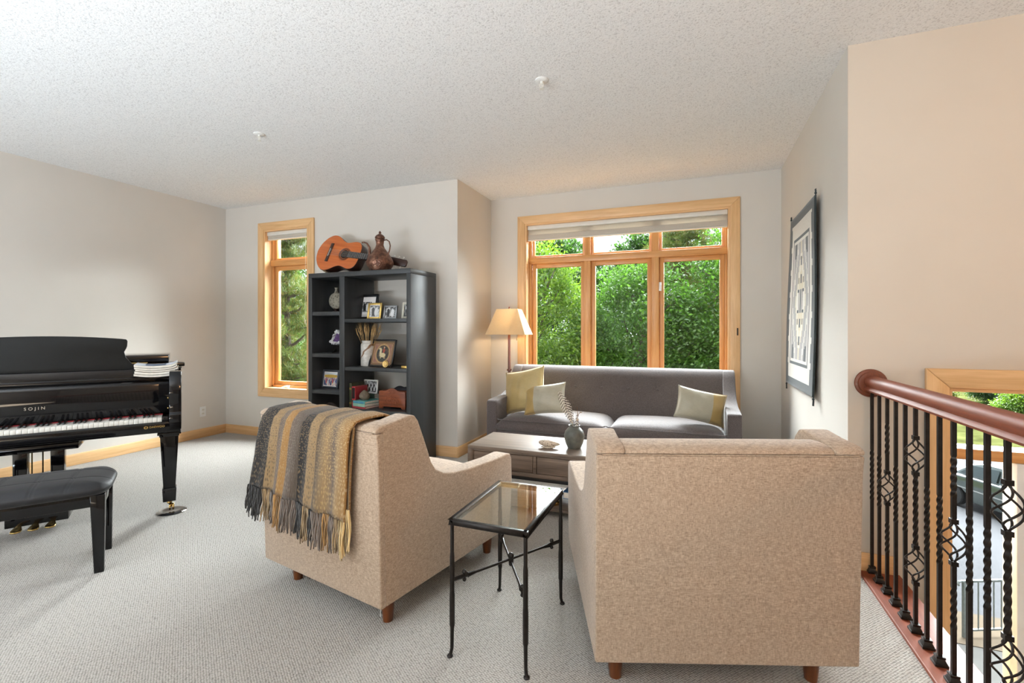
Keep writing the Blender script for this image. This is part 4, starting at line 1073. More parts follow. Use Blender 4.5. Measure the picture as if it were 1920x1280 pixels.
def frame(label, loc, tilt, rotz, W, Hh, fw, fmat, pmat, mat_w=0, strut=True, group='framed photographs on the bookcase', name='picture_frame', depth=.016, cat='picture frame'):
    t = thing(name, label, cat, loc, 0, group); t.rotation_euler = Euler((-tilt,0,rotz), 'XYZ')
    b = B(); x, z = W/2, Hh
    b.box((-x,0,0),(-x+fw,depth,z)); b.box((x-fw,0,0),(x,depth,z)); b.box((-x+fw,0,0),(x-fw,depth,fw)); b.box((-x+fw,0,z-fw),(x-fw,depth,z)); b.make('frame', fmat, t, bevel=.002)
    b = B(); b.box((-x+fw,depth*.6,fw),(x-fw,depth*.85,z-fw)); b.make('mat_board' if mat_w else 'photograph', M['matboard'] if mat_w else pmat, t)
    if mat_w:
        mw, mh = mat_w if isinstance(mat_w, tuple) else (mat_w, mat_w)
        b = B(); b.box((-x+fw+mw,depth*.5,fw+mh),(x-fw-mw,depth*.6,z-fw-mh)); b.make('photograph', pmat, t)
    if strut:
        b = B(); a = Hh*.72
        b._add([(-.02,depth,a),(.02,depth,a),(.025,depth+.35*Hh*.6,.0+.35*Hh*.6*math.tan(tilt)),(-.025,depth+.35*Hh*.6,.35*Hh*.6*math.tan(tilt))], [(0,1,2,3)]); o = b.make('strut', M['satin_black'], t); sm = o.modifiers.new('s','SOLIDIFY'); sm.thickness = .003
    return t
M['matboard'] = plain('white_mat_board', (.78,.74,.71,1), .8, 0, .04, 20)
colr = [(.28,(.03,.05,.12,1)),(.42,(.16,.22,.36,1)),(.50,(.55,.30,.28,1)),(.58,(.70,.66,.60,1)),(.70,(.75,.55,.18,1))]
frame('colour group photo in a dark metal frame on low narrow shelf', (-3.405,3.72,LS[2]+.001), R(9), R(-4), .225, .185, .02, plain('gunmetal', (.10,.11,.13,1), .3, .7), photo_mat('colour_group_photo', colr, 46, 1, [(0,.155,.12,.022,(.62,.64,.66,1)),(0,.122,.10,.016,(.55,.36,.08,1))]+[(-.075+.0215*k, .055+.018*(k%2), .009, .026, ((.05,.07,.16,1),(.45,.10,.10,1),(.60,.58,.55,1),(.10,.14,.30,1))[k%4]) for k in range(8)]+[(-.075+.0215*k, .088+.018*(k%2), .005, .007, (.42,.27,.18,1)) for k in range(8)]), .008)
frame('large black framed photo with wide white mat on upper shelf', (-3.066,3.835,RS[0]+.001), R(10), R(-2), .285, .255, .026, M['satin_black'], photo_mat('bw_couple_photo', bw_, 34, 2, duo(.085,.095,.018)), (.052,.05))
frame('small gilt framed photo standing before the large black frame', (-2.850,3.70,RS[0]+.001), R(10), R(4), .150, .155, .018, M['gold'], photo_mat('bw_dance_photo', bw_, 50, 3, duo(.03,.10,.016,.05,.6)), .006)
frame('small pewter framed photo between gilt frame and cream frame', (-2.692,3.73,RS[0]+.001), R(12), R(6), .140, .130, .014, plain('pewter', (.30,.31,.32,1), .4, .8), photo_mat('bw_portrait_photo', bw_, 44, 4, duo(.022,.095,.022)))
frame('cream framed photo half hidden at the end of the upper shelf', (-2.515,3.79,RS[0]+.001), R(10), R(8), .155, .160, .022, plain('cream_frame', (.62,.58,.48,1), .5), photo_mat('bw_child_photo', bw_, 52, 5, duo(.035,.10,.02,.04,.5)))
frame('white framed wedding group photo on lower shelf behind the stone', (-3.040,3.80,.628), R(8), R(-6), .185, .132, .012, M['white'], photo_mat('bw_group_photo', bw_, 62, 6, crowd(.145,.02,.085,7)), 0)
# wreath at the bottom of the narrow column
wr = thing('twig_wreath', 'dark twig wreath on the lowest narrow shelf', 'wreath', (-3.46,3.80,LS[3]))
b = B()
for k in range(16):
    ph = rnd.uniform(0,6.28); rr = .075+rnd.uniform(-.012,.012)
    b.tube([(rr*math.cos(ph+i*.5)*1.1, rnd.uniform(-.012,.012), .095+rr*math.sin(ph+i*.5)) for i in range(10)], .0022, 5)
b.make('twigs', plain('dark_twig', (.06,.045,.04,1), .9), wr, smooth=True)
# ---- right column, middle shelf: vase of wheat
zv = RS[1]
wv_ = thing('tall_vase', 'white cylinder vase with brown streak on middle shelf', 'vase', (-2.985,3.79,zv))
t = MT('white_stoneware'); mv = t.mapped((1,1,1),(0,R(32),0)); n = t.noise(9, 3, t.mapped((26,26,4),(0,R(35),0))); n2 = t.noise(40,3)
s3 = t.node('ShaderNodeSeparateXYZ'); t.l.new(t.co(), s3.inputs[0])
ln = t.math('ABSOLUTE', t.math('SUBTRACT', t.math('ADD', s3.outputs[2], t.math('MULTIPLY', t.noise(18,2), .05)), t.math('ADD', t.math('MULTIPLY', s3.outputs[0], 1.25), .155)))
t.col(t.mix(t.ramp(ln, [(.010,(1,1,1,1)),(.016,(0,0,0,1))]), t.ramp(n2, [(.35,(.52,.49,.44,1)),(.6,(.66,.63,.58,1))]), (.22,.11,.05,1))); t.set(Roughness=.4); M['stoneware'] = t.m
b = B(); b.lathe([(0,0),(.064,0),(.067,.006),(.067,.205),(.062,.218),(.054,.224),(.055,.240),(.060,.247),(.054,.247),(.050,.236),(.05,.10),(0,.10)], seg=30); b.make('body', M['stoneware'], wv_, smooth=True, angle=50)
wm = plain('wheat_straw', (.52,.34,.15,1), .8, 0, .3, 60)
wb = thing('wheat_bunch', 'bunch of dried wheat standing in the white cylinder vase', 'dried flowers', (-2.985,3.79,zv))
b = B(); b2 = B()
for k in range(38):
    a = rnd.uniform(0,2*PI); sp = rnd.uniform(.01,1)**.6*.15; hgt = rnd.uniform(.33,.405)
    dx, dy = sp*math.cos(a), sp*math.sin(a)*.6
    top_ = Vector((dx, dy, hgt)); bs = Vector((dx*.22, dy*.22, .11))
    b.tube([bs, bs*.5+top_*.5+Vector((0,0,.01)), top_], .0012, 4)
    d = (top_-bs).normalized()
    b2.tube([top_-d*.055, top_-d*.03, top_], [.0025,.0052,.001], 5)
    for j in range(5):
        v_ = d + Vector((rnd.uniform(-.28,.28), rnd.uniform(-.28,.28), rnd.uniform(-.1,.2)))
        b2.tube([top_-d*.03, top_-d*.03+v_.normalized()*.062], [.0008,.0003], 3)
b.make('stalks', wm, wb)['kind'] = 'stuff'; b2.make('ears', wm, wb)['kind'] = 'stuff'
# ornate picture on easel
t = MT('ornate_panel'); s3 = t.node('ShaderNodeSeparateXYZ'); t.l.new(t.co(), s3.inputs[0])
ax = t.math('ABSOLUTE', s3.outputs[0]); az = t.math('ABSOLUTE', t.math('SUBTRACT', s3.outputs[2], .13))
bd = t.math('MAXIMUM', t.math('MULTIPLY', ax, .92), az)
bands = t.ramp(bd, [(0,srgb(60,46,36)),(.086,srgb(60,46,36)),(.088,srgb(176,146,92)),(.092,srgb(96,60,50)),(.100,srgb(178,140,86)),(.104,srgb(70,50,40)),(.110,srgb(170,140,90)),(.116,srgb(60,44,34))], 'CONSTANT')
rr = t.math('SQRT', t.math('ADD', t.math('POWER', ax, 2.0), t.math('POWER', t.math('MULTIPLY', az, .85), 2.0)))
fig = t.ramp(t.noise(34, 4), [(.40,srgb(40,38,38)),(.56,srgb(78,66,54)),(.66,srgb(120,96,66))])
for (fx_, fz_, rx_, rz_, cc) in ((.0,.115,.040,.026,srgb(200,184,142)),(-.026,.150,.014,.034,srgb(206,190,150)),(-.036,.178,.018,.011,srgb(196,180,140)),(.010,.158,.015,.026,srgb(150,66,48)),(.010,.190,.009,.011,srgb(190,150,112)),(-.018,.085,.006,.026,srgb(190,172,130)),(.024,.085,.006,.026,srgb(190,172,130)),(.002,.072,.040,.014,srgb(52,58,52))):
    q1 = t.math('POWER', t.math('DIVIDE', t.math('SUBTRACT', s3.outputs[0], fx_), rx_), 2.0); q2 = t.math('POWER', t.math('DIVIDE', t.math('SUBTRACT', s3.outputs[2], fz_), rz_), 2.0)
    fig = t.mix(t.math('LESS_THAN', t.math('ADD', q1, t.math('ADD', q2, t.math('MULTIPLY', t.noise(120,2), .5))), 1.0), fig, cc)
med = t.ramp(rr, [(0,(1,1,1,1)),(.066,(1,1,1,1)),(.068,(0,0,0,1))], 'CONSTANT')
ringc = t.ramp(rr, [(0,(0,0,0,1)),(.068,(1,1,1,1)),(.073,(0,0,0,1)),(.077,(1,1,1,1)),(.081,(0,0,0,1))], 'CONSTANT')
c1_ = t.mix(t.ramp(bd,[(.086,(1,1,1,1)),(.0861,(0,0,0,1))],'CONSTANT'), bands, t.mix(t.noise(30,3), srgb(120,72,66), srgb(160,122,96)))
c2_ = t.mix(med, c1_, fig); c3_ = t.mix(ringc, c2_, srgb(190,156,96))
t.col(c3_); t.set(Roughness=.35); M['ornate'] = t.m
ic = frame('ornate gold and black picture leaning on middle shelf', (-2.800,3.73,zv+.002), R(16), R(0), .275, .268, .014, M['satin_black'], M['ornate'], 0, True, None, 'ornate_picture', cat='picture')
md = thing('brass_medallion', 'round brass medallion on a twisted stand before the ornate picture', 'ornament', (-2.675,3.655,zv))
b = B(); b.lathe([(0,0),(.032,0),(.034,.004),(.032,.008),(.022,.007),(.020,.010),(0,.010)], seg=26, m=Matrix.Translation((0,0,.035)) @ Matrix.Rotation(R(80),4,'X')); b.make('disc', M['brass'], md, smooth=True)
b = B(); b.tube([(-.02,.012,.004),(.02,.02,.012),(.05,.01,.03),(.045,.006,.012),(.06,.0,.002)], .003, 6); b.tube([(-.03,.02,.002),(.03,.02,.002)], .003, 6); b.make('stand', M['iron'], md, smooth=True)
fg = thing('glass_figurine', 'small pale figurine at the end of the middle shelf', 'figurine', (-2.50,3.77,zv))
b = B(); b.lathe([(0,0),(.022,0),(.024,.02),(.014,.05),(.020,.085),(.024,.105),(.014,.13),(.008,.142),(.014,.158),(.012,.172),(0,.18)], seg=18); b.make('body', plain('pale_ceramic', (.45,.46,.46,1), .2), fg, smooth=True)
gb = thing('gilt_box', 'tiny gilt box beside the pale figurine', 'box', (-2.47,3.66,zv))
b = B(); b.box((-.03,-.015,0),(.03,.015,.016)); b.make('box_body', M['gold'], gb, bevel=.002); b = B(); b.box((-.031,-.016,.016),(.031,.016,.024)); b.make('lid', M['gold'], gb, bevel=.002)
# ---- lower shelf: books, stone, chest
zl = RS[2]
def upbook(label, x, w, h, d, cover, y=3.66, name='hardback_book', band=None, lean=0):
    t = thing(name, label, 'book', (x,y,zl), (0,lean,0), 'hardback books on the lower shelf')
    c = .003
    b = B(); b.box((-w/2,0,0),(w/2,c,h)); b.box((-w/2,c,0),(-w/2+c,d,h)); b.box((w/2-c,c,0),(w/2,d,h)); b.make('cover', cover, t, bevel=.0015)
    b = B(); b.box((-w/2+c,c,.004),(w/2-c,d-.004,h-.005)); b.make('pages', M['paper'], t)
    if band:
        for z0_, z1_, m_ in band:
            b = B(); b.box((-w/2+.004,-.0012,z0_),(w/2-.004,0,z1_)); b.make('spine_label', m_, t)
    return t
grn = plain('olive_cover', (.045,.05,.02,1), .5, 0, .3, 20); red_ = plain('red_cover', (.42,.03,.04,1), .45, 0, .15, 20); teal = plain('teal_cover', (.10,.32,.30,1), .5, 0, .15, 20); tealb = plain('blue_band', (.05,.22,.34,1), .5); mint = plain('mint_cover', (.22,.40,.30,1), .5); crim = plain('crimson_cover', (.34,.04,.05,1), .5); blk = M['satin_black']
upbook('tall olive and gilt hardback standing against the bookcase divider', -3.088, .030, .232, .19, grn, band=[(.03,.05,M['gold']),(.17,.19,M['gold'])])
upbook('red hardback with black spine panel beside the olive book', -3.050, .040, .200, .18, red_, band=[(.085,.19,blk),(.052,.072,blk)], lean=0)
def stack(label, z, h, w, cover, rot, band=None):
    t = thing('hardback_book', label, 'book', (-2.945,3.735,z), rot, 'hardback books on the lower shelf')
    c = .003; d = .215
    b = B(); b.box((-w/2,-d/2,0),(w/2,d/2,c)); b.box((-w/2,-d/2,h-c),(w/2,d/2,h)); b.box((-w/2,-d/2,c),(w/2,-d/2+c,h-c)); b.make('cover', cover, t, bevel=.0015)
    b = B(); b.box((-w/2+.004,-d/2+c,c),(w/2-.004,d/2-.005,h-c)); b.make('pages', M['paper'], t)
    if band: b = B(); b.box((-w/2+.015,-d/2-.0012,.004),(w/2-.02,-d/2,h-.004)); b.make('spine_label', band, t)
stack('crimson hardback lying lowest under the teal books', zl, .018, .165, crim, R(-8))
stack('mint green hardback lying in the middle of the teal pile', zl+.0185, .028, .165, mint, R(-11), None)
stack('teal hardback lying on top of the small book pile', zl+.047, .024, .165, teal, R(-9), tealb)
ss = thing('rounded_stone', 'rounded brown stone resting on the teal book', 'stone', (-2.965,3.715,zl+.0715))
b = B(); b.ball((0,0,.036), (.054,.045,.042), 20, 14)
for v in b.bm.verts:
    if v.co.z < .006: v.co.z = 0
    v.co.z += .018*math.exp(-((v.co.x)**2+v.co.y**2)/.0007)*(1 if v.co.z > .04 else 0)
b.make('stone_body', plain('brown_stone', (.17,.13,.09,1), .7, 0, .35, 40, bump=.004), ss, smooth=True)
# bw photo support: it stands on two books behind the stack
book('hardback_book', 'thick brown hardback lying behind the teal pile under the white frame', (.20,.15,.058), (-3.00,3.92,zl), R(90), plain('brown_cover', (.10,.06,.04,1), .6), group='hardback books on the lower shelf')
book('hardback_book', 'dark green hardback on the thick brown one under the white frame', (.19,.14,.055), (-3.00,3.92,zl+.059), R(88), plain('dark_green_cover', (.03,.06,.04,1), .6), group='hardback books on the lower shelf')
bpy.data.objects['picture_frame.005'].location = (-3.02, 3.86, zl+.1155)
# carved chest
ch = thing('carved_chest', 'small carved reddish wooden chest on lower shelf', 'chest', (-2.655,3.72,zl))
t = MT('carved_redwood'); n = t.noise(1.2, 4, t.mapped((3,30,30))); n2 = t.noise(55, 3); t.col(t.ramp(n, [(.3, srgb(96,44,22)), (.7, srgb(150,78,42))])); t.set(Roughness=.45); t.bump(n2, .5, .004); M['carved'] = t.m
xw, zd = .148, .165
poly = [(-xw,.018),(-xw,.155),(-xw+.01,.168),(-.07,.170)] + [(-.07+.14*k/10, .170+.024*math.sin(PI*k/10)) for k in range(1,10)] + [(.07,.170),(xw-.01,.168),(xw,.155),(xw,.018),(xw,.0),(xw-.04,0),(xw-.05,.018),(-xw+.05,.018),(-xw+.04,0),(-xw,0)]
b = B(); b.prism(poly, 'y', 0, .012); b.box((-xw+.004,.012,.018),(xw-.004,.20,.150)); b.make('box_body', M['carved'], ch, bevel=.003)
b = B(); b.box((-xw+.002,.012,.150),(xw-.002,.202,.168)); b.make('lid', M['carved'], ch, bevel=.004)
b = B()
for k in range(46):
    a = rnd.uniform(0,6.28); r_ = rnd.uniform(.0,1)**.5
    x = .075*r_*math.cos(a); z = .075+.045*r_*math.sin(a)
    b.ball((x,0,z), (rnd.uniform(.006,.014),.004,rnd.uniform(.003,.007)), 8, 6)
for k in range(14): b.ball((-.035+.07*rnd.random(),0,.150+.018*rnd.random()), (.008,.003,.004), 8, 6)
b.make('carving', M['carved'], ch, smooth=True, weld=False)
b = B()
for z in (.03,.14): b.box((-xw+.006,-.0025,z-.003),(xw-.006,0,z+.003))
b.make('moulding', M['carved'], ch)
dc = thing('folded_scarf', 'dark folded cloth lying on top of the carved chest', 'cloth', (-2.60,3.83,zl+.168))
b = B()
b.grid(lambda u, v: (-.10+.19*u, -.05+.11*v, .004+.034*math.sin(PI*u)**.5*math.sin(PI*v)**.6*(1+.25*math.sin(9*u))), 24, 12); b.grid(lambda u, v: (-.10+.19*u, -.05+.11*v, .001), 24, 12); b.make('cloth_folds', plain('dark_cloth', (.02,.018,.022,1), .95), dc, smooth=True, angle=80)

# ------------------------------------------------------------------ wall hanging
wh = thing('wall_rug', 'black, white and grey woven geometric rug hanging on the wall', 'wall hanging', (XR-.012, 4.0, 1.45))
cor = {(0,0): (4.57,.815), (1,0): (3.545,.818), (0,1): (4.395,2.135), (1,1): (3.455,2.108)}   # (u,v)->(y,z)
NU, NV = 44, 60
vs, fs, mi = [], [], []
for j in range(NV+1):
    for i in range(NU+1):
        u, v = i/NU, j/NV
        y = (cor[0,0][0]*(1-u)+cor[1,0][0]*u)*(1-v) + (cor[0,1][0]*(1-u)+cor[1,1][0]*u)*v
        z = (cor[0,0][1]*(1-u)+cor[1,0][1]*u)*(1-v) + (cor[0,1][1]*(1-u)+cor[1,1][1]*u)*v
        y += .012*math.sin(v*7)*(u-.5); x = -.006*(math.sin(v*5+u*3)+1) - .012*u*u
        vs.append((x, y-4.0, z-1.45))
def cell(i, j):
    x = abs(i-(NU-1)/2); y = abs(j-(NV-1)/2); X, Y = NU/2, NV/2
    ed = min(X-x, Y-y)
    if j < 3 or j >= NV-3 or i < 3 or i >= NU-3:
        return 0
    stepi = (j//2) % 4; zig = (0,1,2,1)[stepi]
    if (X-x) < 5+zig: return 0 if (X-x) < 4+zig*.7 else 1
    if (Y-y) < 6: return 1
    e2 = min(X-x-8, Y-y-8)
    if e2 < 0: return 1
    if 0 <= e2 < 1: return 0 if abs(Y-y-8) > .9 or x < X-9 else 0
    if 1 <= e2 < 2: return 1
    # stepped diamond
    q = x*1.55 + (y//2)*2*.62
    if x > 7 and y > 15 and q > 23: return 0 if x < 11.5 and y < 21 else 2
    if q > 20.0: return 2
    if q > 18.2: return 1
    if q > 12: return 2
    if q > 10.6: return 3
    if x < 1.2 and (int(y) % 6) < 3 and y > 3: return 0
    if 3.2 < x < 4.6 and 3 < y < 9 and (int(y//2) % 2): return 0
    if y < 4: return 0 if (int(x) % 2 == 0 and x < 4) else 1
    if q > 8.5: return 1
    return 3
for j in range(NV):
    for i in range(NU):
        a = j*(NU+1)+i; fs.append((a,a+1,a+NU+2,a+NU+1)); mi.append(cell(i,j))
wool = [fabric('wool_black', srgb(30,36,38), srgb(58,66,68), 500), fabric('wool_white', srgb(196,190,178), srgb(226,222,214), 500), fabric('wool_grey', srgb(136,132,130), srgb(172,168,166), 500), fabric('wool_cream', srgb(190,178,150), srgb(214,204,180), 500)]
o = mesh_np('woven_panel', np.array(vs), np.array(fs), wool, wh); o.data.polygons.foreach_set('material_index', mi); o.data.polygons.foreach_set('use_smooth', [True]*len(mi))
sm = o.modifiers.new('s','SOLIDIFY'); sm.thickness = .010; sm.offset = 0
for k, (u, v) in enumerate(((0,0),(1,0),(0,1),(1,1))):
    y, z = cor[u,v]; sg = -1 if v == 0 else 1
    x, yv, zv_ = vs[v*NV*(NU+1)+u*NU]; y, z = yv+4.0, zv_+1.45
    b = B()
    for q in range(5): b.tube([(x,y-4.0,z-1.45-.010*sg),(x-.003+.004*q/3,y-4.0+rnd.uniform(-.006,.006),z-1.45+sg*.025),(x-.002+.003*q/3,y-4.0+rnd.uniform(-.012,.012),z-1.45+sg*.055-(.018 if sg > 0 else 0))], .003, 5)
    b.ball((x,y-4.0,z-1.45+sg*.012), .008, 8, 6); b.make('corner_tassel', wool[0], wh, smooth=True)

# ------------------------------------------------------------------ stair railing
rl = thing('stair_railing', 'cherry handrail on twisted black iron balusters at the stair opening', 'railing', (.85, YT, 0))
Yend = -2.2; Ln = YT-Yend
prof = [(-.030,.943),(-.034,.952),(-.030,.960),(-.022,.966),(-.031,.980),(-.033,.995),(-.028,1.008),(-.016,1.017),(0,1.020),(.016,1.017),(.028,1.008),(.033,.995),(.031,.980),(.022,.966),(.030,.960),(.034,.952),(.030,.943)]
b = B(); b.prism(prof, 'y', -.02, -Ln); b.make('handrail', M['cherry_y'], rl, smooth=True, angle=40)
b = B(); b.lathe([(.070,0),(.073,.006),(.070,.012),(.060,.014),(.056,.020),(.044,.022),(0,.022)], seg=40, m=Matrix.Translation((0,0,.981)) @ Matrix.Rotation(R(90),4,'X')); b.make('wall_rosette', M['cherry_disc'], rl, smooth=True, angle=40)
b = B(); b.box((-.055,-Ln,-.045),(.122,-.0,.014)); b.make('shoe_board', M['cherry_y'], rl, bevel=.004)
hb_ = .0066
def square_bar(b, segs):
    """segs: list of (z, angle)"""
    vs, fs = [], []
    for z, a in segs:
        for k in range(4):
            t_ = a + PI/4 + k*PI/2; r_ = hb_*math.sqrt(2)
            vs.append((r_*math.cos(t_), r_*math.sin(t_), z))
    n = len(segs)
    for i in range(n-1):
        for k in range(4): fs.append((i*4+k, i*4+(k+1)%4, (i+1)*4+(k+1)%4, (i+1)*4+k))
    fs += [(3,2,1,0), tuple(range((n-1)*4, n*4))]
    b._add(vs, fs)
ZB, ZTOP = .014, .944
def bal(kind):
    tw = {'A': [(.385,.642)], 'B': [(.205,.350),(.668,.815)], 'C': [(.368,.650)]}[kind]
    bk = {'A': [], 'B': [(.440,.580)], 'C': [(.218,.358),(.668,.808)]}[kind]
    zs = [ZB]; 
    segs_list = []; cur = [(ZB, 0)]
    ev = sorted([(a, c, 't') for a, c in tw] + [(a, c, 'b') for a, c in bk])
    ang = 0
    for a, c, k in ev:
        cur.append((a, ang))
        if k == 't':
            n = int((c-a)/.0045)
            turns = (c-a)/.030*(PI/2)
            turns = round(turns/(PI/2))*(PI/2)
            for i in range(1, n+1): cur.append((a+(c-a)*i/n, ang+turns*i/n))
            ang += turns
        else:
            segs_list.append(cur); cur = [(c, ang)]
    cur.append((ZTOP, ang)); segs_list.append(cur)
    b = B()
    for s_ in segs_list: square_bar(b, s_)
    out = [b]
    for a, c in bk:
        q = B()
        q.box((-.0105,-.0105,a-.012),(.0105,.0105,a+.004)); q.box((-.0105,-.0105,c-.004),(.0105,.0105,c+.012))
        for k in range(4):
            pts = []
            for i in range(19):
                f = i/18; r_ = .004+.034*math.sin(PI*f)**1.15; th = k*PI/2 + 1.25*PI*f
                pts.append((r_*math.cos(th), r_*math.sin(th), a+.002+(c-a-.004)*f))
            q.tube(pts, .0034, 6)
        out.append(q)
    return out
protos = {}
def build_bal(kind, y):
    shapes = bal(kind)
    o = shapes[0].make('baluster', M['iron'], rl, smooth=True, angle=55); o.location = (0,y,0)
    for q in shapes[1:]: q.make('basket', M['iron'], o, smooth=True, angle=50)
    s_ = B(); s_.frustum((0,0),(.021,.021),ZB,(0,0),(.021,.021),ZB+.010); s_.frustum((0,0),(.019,.019),ZB+.010,(0,0),(.012,.012),ZB+.026); s_.box((-.014,-.014,ZB+.026),(.014,.014,ZB+.034)); s_.make('base_shoe', M['iron'], o, bevel=.001)
    return o
seq = 'AABAACAABAAC'
k = 0; y = -.020
while y > -Ln+.1:
    kind = seq[k % 6 if k >= 6 else k]
    if kind not in protos: protos[kind] = build_bal(kind, y)
    else:
        src = protos[kind]; c = src.copy(); COL.objects.link(c); c.location = (0,y,0)
        for chd in list(src.children):
            d = chd.copy(); COL.objects.link(d); d.parent = c
    k += 1; y -= .1015

# ------------------------------------------------------------------ outdoors
GZ = -4.0
b = B(); b.box((-40,YW+TH+.02,GZ-.4),(45,80,GZ)); struct(b.make('ground_lawn', M['lawn']))
b = B(); b.box((3.2,11.15,GZ),(30,25.5,GZ+.012)); struct(b.make('road_surface', M['asphalt']))
b = B(); b.box((2.6,10.02,GZ),(9.5,11.15,GZ+.03)); struct(b.make('path_pavers', M['peach']))
b = B(); b.box((1.6,YT+TH+.4,GZ),(9.0,10.02,GZ+.02)); struct(b.make('path_walk', M['concrete']))
b = B(); b.box((3.2,25.5,GZ),(40,25.75,GZ+.15)); struct(b.make('kerb', M['concrete']))
rs = np.random.RandomState(11)
def kites(cent, dirs, size, asp, rs, jitter=.35):
    n = len(cent)
    d = dirs + rs.normal(0, jitter, (n,3)); d /= np.linalg.norm(d, axis=1)[:,None]
    up = rs.normal(0, .55, (n,3)) + np.array([0,0,1.0]); s_ = np.cross(d, up); s_ /= np.linalg.norm(s_, axis=1)[:,None]
    nrm = np.cross(s_, d)
    L_ = (size*rs.uniform(.7,1.25,n))[:,None]; w = L_*asp
    p0 = cent; p2 = cent+d*L_ - nrm*L_*.10; pm = cent+d*L_*.45
    p1 = pm + s_*w*.5 + nrm*L_*.08; p3 = pm - s_*w*.5 + nrm*L_*.08
    v = np.stack([p0,p1,p2,p3], 1).reshape(-1,3)
    f = np.arange(n*4).reshape(-1,4)
    return v, f
def limb(b, p, q, r0, r1, wob=.12, n=7):
    p, q = Vector(p), Vector(q); pts = []
    for i in range(n):
        f = i/(n-1); c = p*(1-f)+q*f
        if 0 < i < n-1: c = c + Vector((rnd.uniform(-wob,wob),rnd.uniform(-wob,wob),rnd.uniform(-wob,wob)*.5))
        pts.append(c)
    b.tube(pts, [r0+(r1-r0)*i/(n-1) for i in range(n)], 8)
    return pts
def broadleaf(name, label, loc, h, crown, mat, nclump=260, per=95, leaf=.095, cat='tree', group='trees outside the windows', asp=.5, clump_r=.30, trunk_r=.14):
    """crown: list of (cx,cy,cz,rx,ry,rz) relative to loc"""
    t = thing(name, label, cat, loc, 0, group)
    b = B(); tp = limb(b, (0,0,-.05), (rnd.uniform(-.2,.2),rnd.uniform(-.2,.2),h*.78), trunk_r, trunk_r*.3, .10, 9); b.make('trunk', M['bark'], t, smooth=True)
    C = []; b = B()
    tot = sum(c[3]*c[4]*c[5] for c in crown)
    for c in crown:
        k = int(nclump*c[3]*c[4]*c[5]/tot)
        d = rs.normal(0,1,(k,3)); d /= np.linalg.norm(d,axis=1)[:,None]
        r_ = rs.uniform(.35,1.0,k)**.55
        pts = d*r_[:,None]*np.array(c[3:])+np.array(c[:3]); C.append(pts)
        for j in range(max(3, k//14)):
            e = pts[rs.randint(k)]; zf = max(.15, min(.9, (e[2]-.8)/ (h*.78)))
            s0 = tp[int(zf*8)]
            limb(b, s0, e, trunk_r*.32, .012, .10, 6)
    b.make('branches', M['bark'], t, smooth=True)
    C = np.concatenate(C); n = len(C)
    ctr = np.mean(C, axis=0)
    cent = np.repeat(C, per, axis=0) + rs.normal(0, clump_r*.5, (n*per,3))*np.array([1,1,.75])
    out = cent-ctr; out /= np.linalg.norm(out,axis=1)[:,None]
    out[:,2] -= .35
    v, f = kites(cent, out, leaf, asp, rs, .6)
    mesh_np('foliage', v, f, mat, t)['kind'] = 'stuff'
    return t
def pine(label, loc, h, tiers, rad, mat, z0=.25, per=70, group='trees outside the windows', gap=.0):
    t = thing('pine_tree', label, 'tree', loc, 0, group)
    b = B(); tp = limb(b, (0,0,-.05), (.1,.05,h), .15, .02, .03, 12); b.make('trunk', M['bark'], t, smooth=True)
    b = B(); C, D = [], []
    for k in range(tiers):
        zf = z0+(1-z0)*k/tiers; z = h*zf; rr = rad*(1-((k/tiers)**1.4)*.75)
        m = 6
        for q in range(m):
            a = 2*PI*(q+rnd.random()*.6)/m + k*.7
            if rnd.random() < gap: continue
            ln = rr*rnd.uniform(.7,1.1); e = Vector((ln*math.cos(a), ln*math.sin(a), z+rnd.uniform(-.1,.35)))
            pts = limb(b, (0,0,z-.15), e, .035, .010, .06, 6)
            for i in range(2, 6):
                for s_ in range(5):
                    o_ = pts[i] + Vector((rnd.gauss(0,.16), rnd.gauss(0,.16), rnd.gauss(.05,.10)))
                    C.append(tuple(o_)); D.append(tuple((e.normalized()*.6+Vector((0,0,.7)))))
    b.make('branches', M['bark'], t, smooth=True)
    C = np.array(C); D = np.array(D); n = len(C)
    cent = np.repeat(C, per, axis=0) + rs.normal(0,.03,(n*per,3)); dr = rs.normal(0,.75,(n*per,3)) + np.repeat(D, per, axis=0)*.6
    v, f = kites(cent, dr, .17, .045, rs, .1)
    mesh_np('needles', v, f, mat, t)['kind'] = 'stuff'
    return t
# in view of the wide window
broadleaf('leafy_tree', 'full green tree filling the light nearest the lamp in the wide window', (-3.55,10.3,GZ), 7.6, [(0,0,5.2,1.5,1.2,2.2),(.2,-.2,3.3,1.4,1.1,1.4)], M['leaf_lime'], 560, 115, .078)
broadleaf('leafy_tree', 'bushy green tree with dark trunk in the middle light of the wide window', (-1.25,10.9,GZ), 7.4, [(0,0,4.9,1.45,1.2,1.9),(.05,-.3,3.1,1.4,1.0,1.3)], M['leaf_mid'], 540, 115, .078)
broadleaf('leafy_tree', 'broad green tree behind the sash lock side light of the wide window', (1.05,10.6,GZ), 7.8, [(0,0,5.3,1.45,1.2,2.2),(-.05,-.2,3.4,1.4,1.0,1.4)], M['leaf_mid'], 540, 115, .078)
pine('pine tree with brownish tips behind the mullion of the wide window', (-.25,12.6,GZ), 8.4, 13, 1.35, M['needle'], .4, 60, gap=.15)
pine('pine tree reaching into the top of the wide window by the casing edge', (1.75,12.9,GZ), 8.8, 13, 1.4, M['needle'], .4, 60, gap=.2)
